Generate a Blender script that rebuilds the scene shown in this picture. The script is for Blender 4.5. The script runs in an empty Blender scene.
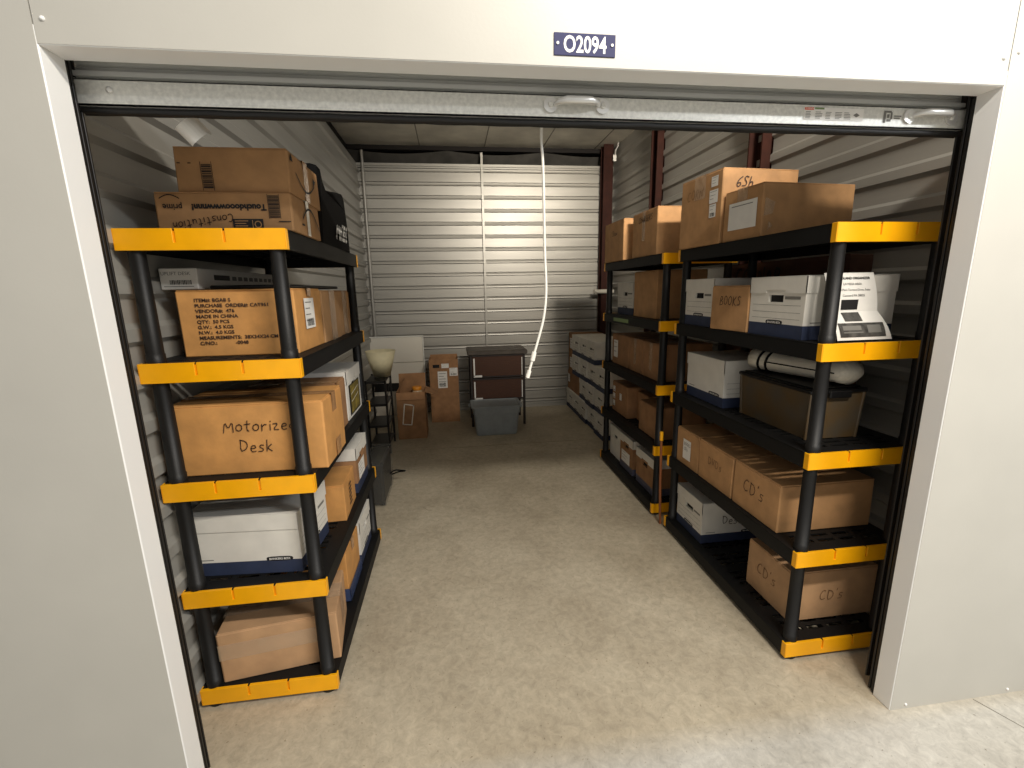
import bpy, math, random
from mathutils import Vector, Matrix

S = bpy.context.scene
COL = S.collection
R = math.radians

# ------------------------------------------------------------------ camera
cam_data = bpy.data.cameras.new('camera')
cam = bpy.data.objects.new('camera', cam_data)
COL.objects.link(cam)
cam_data.sensor_fit = 'HORIZONTAL'
cam_data.sensor_width = 36.0
cam_data.lens = 449.139 / 1024 * 36.0
cam_data.clip_start = 0.02
_p, _y, _r = R(-11.8176), R(-7.2645), R(-1.1118)
_f = Vector((-math.sin(_y) * math.cos(_p), math.cos(_y) * math.cos(_p), math.sin(_p)))
_x = Vector((math.cos(_y), math.sin(_y), 0))
_u = _x.cross(_f)
_x2 = _x * math.cos(_r) + _u * math.sin(_r)
_u2 = -_x * math.sin(_r) + _u * math.cos(_r)
cam.matrix_world = Matrix(((_x2.x, _u2.x, -_f.x, -0.1074), (_x2.y, _u2.y, -_f.y, -1.2399),
                           (_x2.z, _u2.z, -_f.z, 1.6163), (0, 0, 0, 1)))
S.camera = cam

# ------------------------------------------------------------------ world, light, exposure
S.view_settings.view_transform = 'Standard'
S.view_settings.look = 'None'
S.view_settings.gamma = 1.0
S.view_settings.use_curve_mapping = False
S.view_settings.exposure = 0.0
w = bpy.data.worlds.new('hall_ambient')
S.world = w
w.use_nodes = True
w.node_tree.nodes['Background'].inputs[0].default_value = (1.0, 0.975, 0.93, 1)
w.node_tree.nodes['Background'].inputs[1].default_value = 0.50


def area(name, loc, sx, sy, power, color, target):
    d = bpy.data.lights.new(name, 'AREA')
    d.shape = 'RECTANGLE'
    d.size, d.size_y = sx, sy
    d.energy = power
    d.color = color
    o = bpy.data.objects.new(name, d)
    o.location = loc
    o.rotation_euler = (Vector(target) - Vector(loc)).to_track_quat('-Z', 'Y').to_euler()
    COL.objects.link(o)
    return o


# the corridor's ceiling fittings, then an added lamp to brighten the back wall
area('corridor_light', (1.1, -1.8, 3.6), 1.25, 0.14, 116, (1.0, 0.93, 0.83), (1.0, -0.2, 0))
area('corridor_light', (3.7, -2.9, 3.5), 1.25, 0.14, 95, (0.94, 0.97, 1.0), (3.0, 0.0, .6))
fl_ = area('back_wall_fill', (1.25, -1.1, 3.28), 0.35, 0.12, 25, (1.0, 0.90, 0.76), (1.15, 4.85, 2.8))
fl_.data.spread = R(50)

# ------------------------------------------------------------------ materials
MATS = {}


def srgb(h):
    def c(v):
        v /= 255
        return v / 12.92 if v <= 0.04045 else ((v + 0.055) / 1.055) ** 2.4
    return tuple(c(v) for v in h)


def mat(name, rgb, rough=0.6, metal=0.0, var=0.0, scale=8.0, stretch=(1, 1, 1), bump=0.0, bscale=60.0,
        alpha=1.0, spec=0.5, wear=None, trans=0.0):
    if name in MATS:
        return MATS[name]
    m = bpy.data.materials.new(name)
    m.use_nodes = True
    nt = m.node_tree
    b = nt.nodes['Principled BSDF']
    col = (*srgb(rgb), 1)
    b.inputs['Base Color'].default_value = col
    b.inputs['Roughness'].default_value = rough
    b.inputs['Metallic'].default_value = metal
    b.inputs['Specular IOR Level'].default_value = spec
    if alpha < 1:
        b.inputs['Alpha'].default_value = alpha
    if trans:
        b.inputs['Transmission Weight'].default_value = trans
    if var or bump:
        tc = nt.nodes.new('ShaderNodeTexCoord')
        mp = nt.nodes.new('ShaderNodeMapping')
        mp.inputs['Scale'].default_value = stretch
        nt.links.new(tc.outputs['Object'], mp.inputs['Vector'])
    if var:
        n = nt.nodes.new('ShaderNodeTexNoise')
        n.inputs['Scale'].default_value = scale
        n.inputs['Detail'].default_value = 5
        nt.links.new(mp.outputs[0], n.inputs['Vector'])
        cr = nt.nodes.new('ShaderNodeValToRGB')
        cr.color_ramp.elements[0].position = 0.32
        cr.color_ramp.elements[1].position = 0.68
        lo = wear if wear else tuple(v * (1 - var) for v in rgb)
        cr.color_ramp.elements[0].color = (*srgb(lo), 1)
        cr.color_ramp.elements[1].color = (*srgb(tuple(min(255, v * (1 + var * .5)) for v in rgb)), 1)
        nt.links.new(n.outputs['Fac'], cr.inputs[0])
        nt.links.new(cr.outputs[0], b.inputs['Base Color'])
    if bump:
        n2 = nt.nodes.new('ShaderNodeTexNoise')
        n2.inputs['Scale'].default_value = bscale
        n2.inputs['Detail'].default_value = 3
        nt.links.new(mp.outputs[0], n2.inputs['Vector'])
        bp = nt.nodes.new('ShaderNodeBump')
        bp.inputs['Strength'].default_value = bump
        bp.inputs['Distance'].default_value = 0.004
        nt.links.new(n2.outputs['Fac'], bp.inputs['Height'])
        nt.links.new(bp.outputs[0], b.inputs['Normal'])
    MATS[name] = m
    return m


paint = mat('painted_panel', (190, 187, 178), 0.42, var=0.02, scale=3, bump=0.04, bscale=120)
paint_jamb = mat('painted_jamb', (240, 240, 238), 0.4)
liner = mat('liner_panel', (160, 157, 149), 0.38, var=0.05, scale=4, stretch=(.3, .3, 3), metal=0.15)
ceil_m = mat('ceiling_facing', (228, 224, 212), 0.55, var=0.12, scale=2.5, bump=0.4, bscale=6)
insul = mat('sagging_insulation', (66, 64, 60), 0.6, var=0.2, scale=6, bump=.6, bscale=9)
darkgap = mat('dark_recess', (22, 18, 16), 0.9)
redsteel = mat('primer_red_steel', (52, 27, 20), 0.7, spec=.15, var=0.15, scale=12)
galv = mat('galvanised_steel', (222, 221, 213), 0.42, metal=0.15, var=0.07, scale=90, bump=.05, bscale=200)
curtain = mat('door_curtain', (205, 205, 200), 0.4, metal=0.2, var=.08, scale=10, stretch=(.2, 1, 6))
chrome = mat('bright_metal', (225, 224, 220), 0.3, metal=0.5)
rubber = mat('black_rubber', (20, 19, 18), 0.6)
track_m = mat('dark_track', (34, 32, 30), 0.45, metal=.3)
blackpl = mat('black_plastic', (20, 19, 18), 0.5, spec=.35, var=0.12, scale=30, bump=.12, bscale=180)
deckpl = mat('black_deck', (14, 14, 14), 0.62, spec=.3, bump=.1, bscale=160)
yellow = mat('yellow_plastic', (252, 178, 8), 0.36, var=.03, scale=15)
card = mat('cardboard', (184, 140, 94), 0.8, var=0.07, scale=14, bump=.12, bscale=70)
card_o = mat('orange_cardboard', (204, 148, 84), 0.72, var=0.07, scale=14, bump=.12, bscale=70)
card_p = mat('pale_cardboard', (192, 152, 112), 0.8, var=0.06, scale=12, bump=.1, bscale=70)
card_d = mat('dark_cardboard', (160, 118, 80), 0.8, var=0.1, scale=12, bump=.12, bscale=70)
card_e = mat('deep_brown_cardboard', (84, 54, 38), 0.8, var=0.1, scale=12)
flute = mat('fluted_edge', (214, 168, 112), 0.8, var=.1, scale=60)
white_c = mat('white_cardboard', (226, 222, 212), 0.7, var=0.03, scale=12)
grey_c = mat('grey_white_cardboard', (206, 206, 200), 0.7, var=0.03, scale=12)
navy = mat('navy_print', (46, 56, 82), 0.6, var=0.08, scale=20)
ink = mat('black_ink', (24, 22, 22), 0.6)
pen = mat('marker_ink', (62, 44, 34), 0.6)
pen_l = mat('faint_marker', (120, 88, 58), 0.7)
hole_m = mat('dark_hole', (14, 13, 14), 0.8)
tape_m = mat('packing_tape', (188, 142, 96), 0.16, var=.12, scale=30, spec=.8, bump=.5, bscale=40)
tape_w = mat('white_tape', (226, 218, 202), 0.3)
clear_tape = mat('clear_tape', (214, 190, 160), 0.1, alpha=0.4, spec=1.0, bump=.9, bscale=30)
paper = mat('white_paper', (236, 233, 226), 0.7, var=.02, scale=20)
greyink = mat('grey_print', (120, 118, 112), 0.7)
photo_m = mat('photo_print', (78, 76, 72), 0.5, var=.35, scale=40)
sign_m = mat('sign_blue', (46, 48, 88), 0.7)
white_m = mat('white_lettering', (240, 238, 232), 0.5)
olive = mat('olive_print', (132, 116, 52), 0.5, var=.3, scale=25)
rope_m = mat('white_rope', (238, 234, 224), 0.7, bump=.4, bscale=300)
nylon = mat('black_nylon', (13, 12, 13), 0.8, spec=.15, var=.3, scale=40, bump=.3, bscale=200)
tin = mat('smoky_plastic', (74, 68, 58), 0.3, var=.16, scale=8, wear=(92, 72, 44))
blacklid = mat('black_lid', (16, 16, 17), 0.4)
whiteroll = mat('white_vinyl', (222, 216, 200), 0.35, var=.06, scale=20, stretch=(3, .4, 3))
tote_m = mat('grey_tote_plastic', (146, 152, 154), 0.4, var=.05, scale=10)
wicker = mat('brown_wicker', (72, 44, 30), 0.7)
wicker_d = mat('dark_frame', (34, 24, 20), 0.5)
shade_m = mat('cream_shade', (222, 212, 176), 0.7, var=.03, scale=20)
board_m = mat('white_board', (222, 216, 202), 0.4)
wood_m = mat('brown_stick', (134, 78, 42), 0.5, var=.15, scale=30, stretch=(3, 3, .3))
wrap_m = mat('plastic_film', (120, 118, 112), 0.12, alpha=0.22, spec=1, bump=1.0, bscale=20)
case_m = mat('dark_case', (34, 33, 30), 0.5, var=.2, scale=14)
red_l = mat('orange_label', (222, 92, 48), 0.6)
green_l = mat('green_label', (120, 142, 92), 0.6)
amber = mat('amber_lid', (228, 146, 40), 0.5)
glass_w = mat('jar_body', (200, 176, 140), 0.3)
clearpl = mat('clear_bin', (150, 158, 176), 0.2, alpha=.6, spec=.8)


def wicker_nodes():
    nt = wicker.node_tree
    b = nt.nodes['Principled BSDF']
    tc = nt.nodes.new('ShaderNodeTexCoord')
    wv = nt.nodes.new('ShaderNodeTexWave')
    wv.inputs['Scale'].default_value = 28
    wv.inputs['Distortion'].default_value = 1.5
    cr = nt.nodes.new('ShaderNodeValToRGB')
    cr.color_ramp.elements[0].color = (*srgb((34, 20, 14)), 1)
    cr.color_ramp.elements[1].color = (*srgb((96, 58, 36)), 1)
    nt.links.new(tc.outputs['Object'], wv.inputs['Vector'])
    nt.links.new(wv.outputs['Fac'], cr.inputs[0])
    nt.links.new(cr.outputs[0], b.inputs['Base Color'])


wicker_nodes()


def concrete():
    """worn slab: warmer colour inside the unit, greyer in the corridor"""
    m = bpy.data.materials.new('worn_concrete')
    m.use_nodes = True
    nt = m.node_tree
    N, L = nt.nodes, nt.links
    b = N['Principled BSDF']
    b.inputs['Roughness'].default_value = 0.62
    b.inputs['Specular IOR Level'].default_value = 0.35
    tc = N.new('ShaderNodeTexCoord')

    def noise(scale, detail, rough=.6, dist=0.0):
        n = N.new('ShaderNodeTexNoise')
        n.inputs['Scale'].default_value = scale
        n.inputs['Detail'].default_value = detail
        n.inputs['Roughness'].default_value = rough
        n.inputs['Distortion'].default_value = dist
        L.new(tc.outputs['Object'], n.inputs['Vector'])
        return n

    def ramp(src, p0, c0, p1, c1):
        r = N.new('ShaderNodeValToRGB')
        r.color_ramp.elements[0].position = p0
        r.color_ramp.elements[0].color = (*srgb(c0), 1)
        r.color_ramp.elements[1].position = p1
        r.color_ramp.elements[1].color = (*srgb(c1), 1)
        L.new(src, r.inputs[0])
        return r

    def mix(fac, a, c, mode='MIX'):
        x = N.new('ShaderNodeMix')
        x.data_type = 'RGBA'
        x.blend_type = mode
        if isinstance(fac, float):
            x.inputs[0].default_value = fac
        else:
            L.new(fac, x.inputs[0])
        L.new(a, x.inputs[6])
        L.new(c, x.inputs[7])
        return x.outputs[2]

    big = noise(2.2, 7, .65, .4)
    inside = ramp(big.outputs['Fac'], .3, (178, 165, 142), .7, (208, 196, 172))
    outside = ramp(big.outputs['Fac'], .3, (184, 179, 168), .7, (212, 208, 198))
    sep = N.new('ShaderNodeSeparateXYZ')
    L.new(tc.outputs['Object'], sep.inputs[0])
    mr = N.new('ShaderNodeMapRange')
    mr.inputs['From Min'].default_value = -0.06
    mr.inputs['From Max'].default_value = 0.06
    L.new(sep.outputs['Y'], mr.inputs['Value'])
    base = mix(mr.outputs[0], outside.outputs[0], inside.outputs[0])
    fine = noise(26, 8, .75, .6)
    f = ramp(fine.outputs['Fac'], .3, (196, 196, 196), .66, (255, 255, 255))
    base = mix(.75, base, f.outputs[0], 'MULTIPLY')
    spots = noise(75, 4, .5)
    sp = ramp(spots.outputs['Fac'], .66, (255, 255, 255), .74, (168, 160, 146))
    base = mix(.8, base, sp.outputs[0], 'MULTIPLY')
    L.new(base, b.inputs['Base Color'])
    bp = N.new('ShaderNodeBump')
    bp.inputs['Strength'].default_value = .15
    bp.inputs['Distance'].default_value = .003
    L.new(fine.outputs['Fac'], bp.inputs['Height'])
    L.new(bp.outputs[0], b.inputs['Normal'])
    return m


concrete_m = concrete()


# ------------------------------------------------------------------ mesh helpers
class MB:
    def __init__(self):
        self.v, self.f, self.mi, self.mats, self.sm = [], [], [], [], []

    def _m(self, m):
        if m is None:
            return 0
        if m not in self.mats:
            self.mats.append(m)
        return self.mats.index(m)

    def poly(self, pts, m=None, smooth=False):
        n = len(self.v)
        self.v += [tuple(p) for p in pts]
        self.f.append(tuple(range(n, n + len(pts))))
        self.mi.append(self._m(m))
        self.sm.append(smooth)
        return self

    def mesh(self, vs, fs, m=None, smooth=False, M=None):
        n = len(self.v)
        if M is not None:
            vs = [M @ Vector(p) for p in vs]
        self.v += [tuple(p) for p in vs]
        k = self._m(m)
        for f in fs:
            self.f.append(tuple(n + i for i in f))
            self.mi.append(k)
            self.sm.append(smooth)
        return self

    def box(self, a, b, m=None, M=None, bev=0.0):
        x0, y0, z0 = a
        x1, y1, z1 = b
        if bev <= 0:
            vs = [(x, y, z) for z in (z0, z1) for y in (y0, y1) for x in (x0, x1)]
            fs = [(0, 2, 3, 1), (4, 5, 7, 6), (0, 1, 5, 4), (2, 6, 7, 3), (0, 4, 6, 2), (1, 3, 7, 5)]
            return self.mesh(vs, fs, m, False, M)
        # chamfered box: 24 verts
        e = min(bev, (x1 - x0) / 2.01, (y1 - y0) / 2.01, (z1 - z0) / 2.01)
        c = ((x0 + x1) / 2, (y0 + y1) / 2, (z0 + z1) / 2)
        h = ((x1 - x0) / 2, (y1 - y0) / 2, (z1 - z0) / 2)
        vs, idx = [], {}
        for sx in (-1, 1):
            for sy in (-1, 1):
                for sz in (-1, 1):
                    s = (sx, sy, sz)
                    for ax in range(3):
                        p = [c[i] + s[i] * (h[i] - (0 if i == ax else e)) for i in range(3)]
                        idx[(sx, sy, sz, ax)] = len(vs)
                        vs.append(tuple(p))
        fs = []
        for ax in range(3):
            o = [i for i in range(3) if i != ax]
            for s in (-1, 1):
                q = []
                for (p, r) in ((-1, -1), (1, -1), (1, 1), (-1, 1)):
                    k = [0, 0, 0]
                    k[ax], k[o[0]], k[o[1]] = s, p, r
                    q.append(idx[(*k, ax)])
                fs.append(tuple(q))
        for ax in range(3):
            o = [i for i in range(3) if i != ax]
            for (p, r) in ((-1, -1), (1, -1), (1, 1), (-1, 1)):
                def K(t, a2):
                    k = [0, 0, 0]
                    k[ax], k[o[0]], k[o[1]] = t, p, r
                    return idx[(*k, a2)]
                fs.append((K(-1, o[0]), K(1, o[0]), K(1, o[1]), K(-1, o[1])))
        for sx in (-1, 1):
            for sy in (-1, 1):
                for sz in (-1, 1):
                    fs.append(tuple(idx[(sx, sy, sz, a)] for a in range(3)))
        return self.mesh(vs, fs, m, False, M)

    def tube(self, pts, r, m=None, seg=12, smooth=True, caps=True, radii=None):
        pts = [Vector(p) for p in pts]
        n = len(pts)
        vs, fs = [], []
        up = Vector((0, 0, 1))
        prev = None
        for i, p in enumerate(pts):
            t = (pts[min(i + 1, n - 1)] - pts[max(i - 1, 0)]).normalized()
            a = prev if prev is not None else (up if abs(t.z) < .9 else Vector((1, 0, 0)))
            s = t.cross(a)
            s = s.normalized() if s.length > 1e-6 else t.orthogonal().normalized()
            q = s.cross(t).normalized()
            prev = q
            rr = radii[i] if radii else r
            for k in range(seg):
                an = 2 * math.pi * k / seg
                vs.append(p + s * (math.cos(an) * rr) + q * (math.sin(an) * rr))
        for i in range(n - 1):
            for k in range(seg):
                k2 = (k + 1) % seg
                fs.append((i * seg + k, i * seg + k2, (i + 1) * seg + k2, (i + 1) * seg + k))
        self.mesh(vs, fs, m, smooth)
        if caps:
            self.mesh(vs[:seg], [tuple(range(seg))], m)
            self.mesh(vs[-seg:], [tuple(range(seg - 1, -1, -1))], m)
        return self

    def plate(self, xs, ys, z0, z1, holes, m=None):
        """slab cut in a grid of cells; holes(i, j) -> True leaves the cell open, with side walls"""
        nx, ny = len(xs) - 1, len(ys) - 1
        for i in range(nx):
            for j in range(ny):
                if holes(i, j):
                    continue
                a, b, c, d = xs[i], xs[i + 1], ys[j], ys[j + 1]
                self.poly([(a, c, z1), (b, c, z1), (b, d, z1), (a, d, z1)], m)
                self.poly([(a, d, z0), (b, d, z0), (b, c, z0), (a, c, z0)], m)
                if i == 0 or holes(i - 1, j):
                    self.poly([(a, d, z0), (a, c, z0), (a, c, z1), (a, d, z1)], m)
                if i == nx - 1 or holes(i + 1, j):
                    self.poly([(b, c, z0), (b, d, z0), (b, d, z1), (b, c, z1)], m)
                if j == 0 or holes(i, j - 1):
                    self.poly([(a, c, z0), (b, c, z0), (b, c, z1), (a, c, z1)], m)
                if j == ny - 1 or holes(i, j + 1):
                    self.poly([(b, d, z0), (a, d, z0), (a, d, z1), (b, d, z1)], m)
        return self

    def build(self, name, m=None, parent=None):
        me = bpy.data.meshes.new(name)
        me.from_pydata(self.v, [], self.f)
        ms = [m] if m is not None else []
        if not ms:
            ms = list(self.mats)
            for i, p in enumerate(me.polygons):
                p.material_index = self.mi[i]
        for x in ms:
            me.materials.append(x)
        for i, p in enumerate(me.polygons):
            p.use_smooth = self.sm[i]
        me.update()
        o = bpy.data.objects.new(name, me)
        COL.objects.link(o)
        if parent:
            o.parent = parent
        return o


def thing(name, label, cat, loc, rz=0.0, group=None):
    o = bpy.data.objects.new(name, None)
    o.empty_display_size = .05
    COL.objects.link(o)
    o.location = loc
    o.rotation_euler = (0, 0, rz)
    o['label'] = label
    o['category'] = cat
    if group:
        o['group'] = group
    return o


def tag(o, label, cat, group=None):
    o['label'] = label
    o['category'] = cat
    if group:
        o['group'] = group
    return o


def struct(o, label=None):
    o['kind'] = 'structure'
    if label:
        o['label'] = label
    return o


def text_mb(mb, s, size, org, u, v, m, align='LEFT', sx=1.0, thick=0.0):
    """flat printed lettering laid on a plane: origin org, reading direction u, up v"""
    cu = bpy.data.curves.new('t', 'FONT')
    cu.body = s
    cu.size = size
    cu.align_x = align
    cu.offset = thick
    cu.resolution_u = 3
    ob = bpy.data.objects.new('t', cu)
    COL.objects.link(ob)
    dg = bpy.context.evaluated_depsgraph_get()
    me = bpy.data.meshes.new_from_object(ob.evaluated_get(dg))
    org, u, v = Vector(org), Vector(u).normalized(), Vector(v).normalized()
    mb.mesh([org + u * (p.co.x * sx) + v * p.co.y for p in me.vertices],
            [tuple(f.vertices) for f in me.polygons], m)
    bpy.data.objects.remove(ob)
    bpy.data.meshes.remove(me)
    bpy.data.curves.remove(cu)
    return mb


GLYPH = {
    'M': [[(0, 0), (.1, 1), (.4, .3), (.72, 1), (.8, 0)]], 'o': [[(.3, .6), (.05, .5), (.02, .15), (.25, 0), (.5, .12), (.5, .5), (.3, .6)]],
    't': [[(.25, .95), (.22, .1), (.4, 0)], [(0, .62), (.5, .66)]], 'r': [[(.05, .6), (.08, 0)], [(.08, .35), (.25, .58), (.45, .56)]],
    'i': [[(.1, .55), (.12, 0)], [(.1, .78), (.14, .84)]], 'z': [[(0, .55), (.45, .58), (.02, .02), (.5, 0)]],
    'e': [[(.02, .3), (.45, .34), (.36, .58), (.1, .55), (.02, .25), (.15, 0), (.45, .06)]],
    'd': [[(.45, .35), (.2, .5), (.02, .25), (.15, 0), (.45, .1)], [(.47, 1), (.46, 0)]],
    'D': [[(.05, 1), (.06, 0), (.45, .12), (.62, .5), (.45, .88), (0, 1)]],
    's': [[(.42, .55), (.15, .58), (.08, .38), (.4, .25), (.35, .02), (0, .02)]],
    'k': [[(.05, 1), (.06, 0)], [(.42, .6), (.08, .3), (.48, 0)]], 'K': [[(.05, 1), (.06, 0)], [(.5, 1), (.08, .45), (.55, 0)]],
    'B': [[(.05, 0), (.05, 1), (.4, .95), (.42, .62), (.08, .52), (.5, .4), (.5, .08), (.05, 0)]],
    'O': [[(.3, 1), (.05, .8), (.03, .25), (.3, 0), (.56, .25), (.54, .8), (.3, 1)]],
    'S': [[(.5, .9), (.2, 1), (.05, .75), (.45, .4), (.42, .08), (.02, .05)]],
    'C': [[(.55, .88), (.3, 1), (.04, .6), (.1, .15), (.35, 0), (.58, .12)]], "'": [[(.1, 1.05), (.06, .85)]],
    'V': [[(0, 1), (.25, 0), (.5, 1)]], 'N': [[(.02, 0), (.05, 1), (.48, 0), (.52, 1)]], 'l': [[(.1, 1), (.1, 0)]],
    'n': [[(.05, .55), (.06, 0)], [(.06, .35), (.25, .56), (.42, .45), (.44, 0)]], 'u': [[(.02, .55), (.06, .1), (.3, 0), (.42, .2), (.44, .55)], [(.44, .3), (.48, 0)]],
    'a': [[(.42, .5), (.15, .55), (.02, .25), (.15, 0), (.42, .15), (.43, .52), (.48, 0)]],
    'T': [[(0, 1), (.55, 1)], [(.28, 1), (.27, 0)]], 'L': [[(.05, 1), (.05, 0), (.45, .02)]],
    'G': [[(.55, .88), (.3, 1), (.04, .6), (.1, .15), (.35, 0), (.55, .15), (.56, .45), (.32, .45)]],
    'H': [[(.03, 1), (.04, 0)], [(.5, 1), (.5, 0)], [(.04, .5), (.5, .52)]], 'A': [[(0, 0), (.26, 1), (.52, 0)], [(.1, .38), (.42, .38)]],
    'R': [[(.05, 0), (.05, 1), (.42, .92), (.4, .58), (.08, .5), (.52, 0)]], 'E': [[(.48, 1), (.05, .98), (.05, 0), (.5, .02)], [(.06, .5), (.4, .52)]],
    'h': [[(.05, 1), (.06, 0)], [(.06, .35), (.25, .56), (.42, .45), (.44, 0)]], 'w': [[(0, .55), (.15, 0), (.28, .45), (.42, 0), (.56, .55)]],
    '6': [[(.45, 1), (.12, .7), (.02, .3), (.2, 0), (.48, .15), (.4, .45), (.08, .35)]],
}


def scrawl(mb, s, size, org, u, v, m, wd=0.004, gap=.2, slant=0.0):
    """handwriting: pen strokes as thin flat ribbons"""
    org, u, v = Vector(org), Vector(u).normalized(), Vector(v).normalized()
    x = 0.0
    rnd = random.Random(s)
    for ch in s:
        if ch == ' ':
            x += .6
            continue
        g = GLYPH[ch]
        wmax = max(p[0] for st in g for p in st)
        dy = rnd.uniform(-.06, .06)
        for st in g:
            P = [(x + a + slant * b, b + dy) for a, b in st]
            # smooth the polyline once
            Q = [P[0]]
            for i in range(len(P) - 1):
                (ax, ay), (bx, by) = P[i], P[i + 1]
                Q += [(ax * .75 + bx * .25, ay * .75 + by * .25), (ax * .25 + bx * .75, ay * .25 + by * .75)]
            Q.append(P[-1])
            for i in range(len(Q) - 1):
                a = org + u * (Q[i][0] * size) + v * (Q[i][1] * size)
                b = org + u * (Q[i + 1][0] * size) + v * (Q[i + 1][1] * size)
                d = b - a
                if d.length < 1e-6:
                    continue
                d.normalize()
                nrm = u.cross(v)
                sd = nrm.cross(d) * (wd / 2)
                a2, b2 = a - d * wd * .3, b + d * wd * .3
                mb.poly([a2 - sd, b2 - sd, b2 + sd, a2 + sd], m)
        x += wmax + gap
    return mb


def frame_of(w, d, h, side, e=.0012):
    """origin (lower left corner as you look at the side), reading direction, up, and the outward step for a box side"""
    hw, hd = w / 2, d / 2
    if side == 'front':   # -y
        return Vector((-hw, -hd - e, 0)), Vector((1, 0, 0)), Vector((0, 0, 1)), w
    if side == 'back':
        return Vector((hw, hd + e, 0)), Vector((-1, 0, 0)), Vector((0, 0, 1)), w
    if side == 'left':    # -x
        return Vector((-hw - e, hd, 0)), Vector((0, -1, 0)), Vector((0, 0, 1)), d
    if side == 'right':
        return Vector((hw + e, -hd, 0)), Vector((0, 1, 0)), Vector((0, 0, 1)), d


def on(F, a, b):
    return F[0] + F[1] * a + F[2] * b


def rect_on(mb, F, a0, b0, a1, b1, m, th=0.0):
    mb.poly([on(F, a0, b0), on(F, a1, b0), on(F, a1, b1), on(F, a0, b1)], m)


def soft_box(w, d, h, seed, bulge=.003, wob=.002, n=6, z0=0.0):
    """cardboard shell: a gridded cuboid with gently bulging sides, rounded edges"""
    rnd = random.Random(seed)
    mb = MB()
    ph = [rnd.uniform(0, 6.28) for _ in range(6)]

    def pt(a, b, c):
        x, y, z = (a - .5) * w, (b - .5) * d, z0 + c * h
        e = .003
        # rounded edges
        for ax in range(1):
            pass
        bx = math.sin(math.pi * b) * math.sin(math.pi * c)
        by = math.sin(math.pi * a) * math.sin(math.pi * c)
        bz = math.sin(math.pi * a) * math.sin(math.pi * b)
        x += (a - .5) * 2 * bulge * bx * (1 if abs(a - .5) > .499 else 0)
        y += (b - .5) * 2 * bulge * by * (1 if abs(b - .5) > .499 else 0)
        z += bulge * .7 * bz * (1 if c > .999 else 0)
        q = wob * c
        x += q * math.sin(ph[0] + 3 * b + 2 * c)
        y += q * math.sin(ph[1] + 3 * a + 2 * c)
        z += q * .6 * math.sin(ph[2] + 4 * a + 3 * b) if c > .5 else 0
        return (x, y, z)
    T = [0, .5 / 40] + [i / n for i in range(1, n)] + [1 - .5 / 40, 1]
    k = len(T)
    vid = {}

    def V(i, j, l):
        key = (i, j, l)
        if key not in vid:
            vid[key] = len(vs)
            a, b, c = T[i], T[j], T[l]
            # chamfer: points on an edge are pulled inwards slightly
            p = list(pt(a, b, c))
            ext = [(i in (0, k - 1)), (j in (0, k - 1)), (l in (0, k - 1))]
            if sum(ext) >= 2:
                e = .0022
                if ext[0]:
                    p[0] -= e * (1 if i else -1)
                if ext[1]:
                    p[1] -= e * (1 if j else -1)
                if ext[2]:
                    p[2] -= e * (1 if l else -1) if l else -0
            vs.append(tuple(p))
        return vid[key]
    vs, fs = [], []
    E = k - 1
    for i in range(E):
        for j in range(E):
            fs.append((V(i, j, 0), V(i, j + 1, 0), V(i + 1, j + 1, 0), V(i + 1, j, 0)))
            fs.append((V(i, j, E), V(i + 1, j, E), V(i + 1, j + 1, E), V(i, j + 1, E)))
            fs.append((V(i, 0, j), V(i + 1, 0, j), V(i + 1, 0, j + 1), V(i, 0, j + 1)))
            fs.append((V(i, E, j + 1), V(i + 1, E, j + 1), V(i + 1, E, j), V(i, E, j)))
            fs.append((V(0, i, j + 1), V(0, i + 1, j + 1), V(0, i + 1, j), V(0, i, j)))
            fs.append((V(E, i, j), V(E, i + 1, j), V(E, i + 1, j + 1), V(E, i, j + 1)))
    mb.mesh(vs, fs, None, False)
    return mb


BSEED = [0]


def carton(label, x0, x1, y0, y1, z, h, m=card, rot=0.0, seam='x', tape=tape_m, group=None, at_=None, name='cardboard_box',
           flap=True, tdown=.06, twd=.05):
    """closed shipping carton; seam 'x' runs the top seam along local x"""
    BSEED[0] += 1
    w, d = x1 - x0, y1 - y0
    t = thing(name, label, 'box', ((x0 + x1) / 2, (y0 + y1) / 2, z + .001), rot, group)
    soft_box(w, d, h - .005, BSEED[0]).build('carton_body', m, t)
    # two top flaps that meet at the seam
    if flap:
        g = .0012
        for s in (-1, 1):
            mb = MB()
            if seam == 'x':
                ya, yb = (g, d / 2 - .003) if s > 0 else (-d / 2 + .003, -g)
                mb.box((-w / 2 + .003, ya, h - .006), (w / 2 - .003, yb, h), bev=.0012)
            else:
                xa, xb = (g, w / 2 - .003) if s > 0 else (-w / 2 + .003, -g)
                mb.box((xa, -d / 2 + .003, h - .006), (xb, d / 2 - .003, h), bev=.0012)
            mb.build('top_flap', m, t)
    if tape:
        mb = MB()
        tw = twd / 2
        e = .0045
        if seam == 'x':
            mb.poly([(-w / 2 - e, -tw, h + .0012), (w / 2 + e, -tw, h + .0012), (w / 2 + e, tw, h + .0012), (-w / 2 - e, tw, h + .0012)])
            for s in (-1, 1):
                X = s * (w / 2 + e)
                mb.poly([(X, -tw, h + .0012), (X, tw, h + .0012), (X, tw, h - tdown), (X, -tw, h - tdown)])
        else:
            mb.poly([(-tw, -d / 2 - e, h + .0012), (tw, -d / 2 - e, h + .0012), (tw, d / 2 + e, h + .0012), (-tw, d / 2 + e, h + .0012)])
            for s in (-1, 1):
                Y = s * (d / 2 + e)
                mb.poly([(-tw, Y, h + .0012), (tw, Y, h + .0012), (tw, Y, h - tdown), (-tw, Y, h - tdown)])
        mb.build('tape', tape, t)
    t['w'], t['d'], t['h'] = w, d, h
    return t


def clean_props():
    for o in bpy.data.objects:
        for k in ('w', 'd', 'h'):
            if k in o.keys():
                del o[k]


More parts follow.
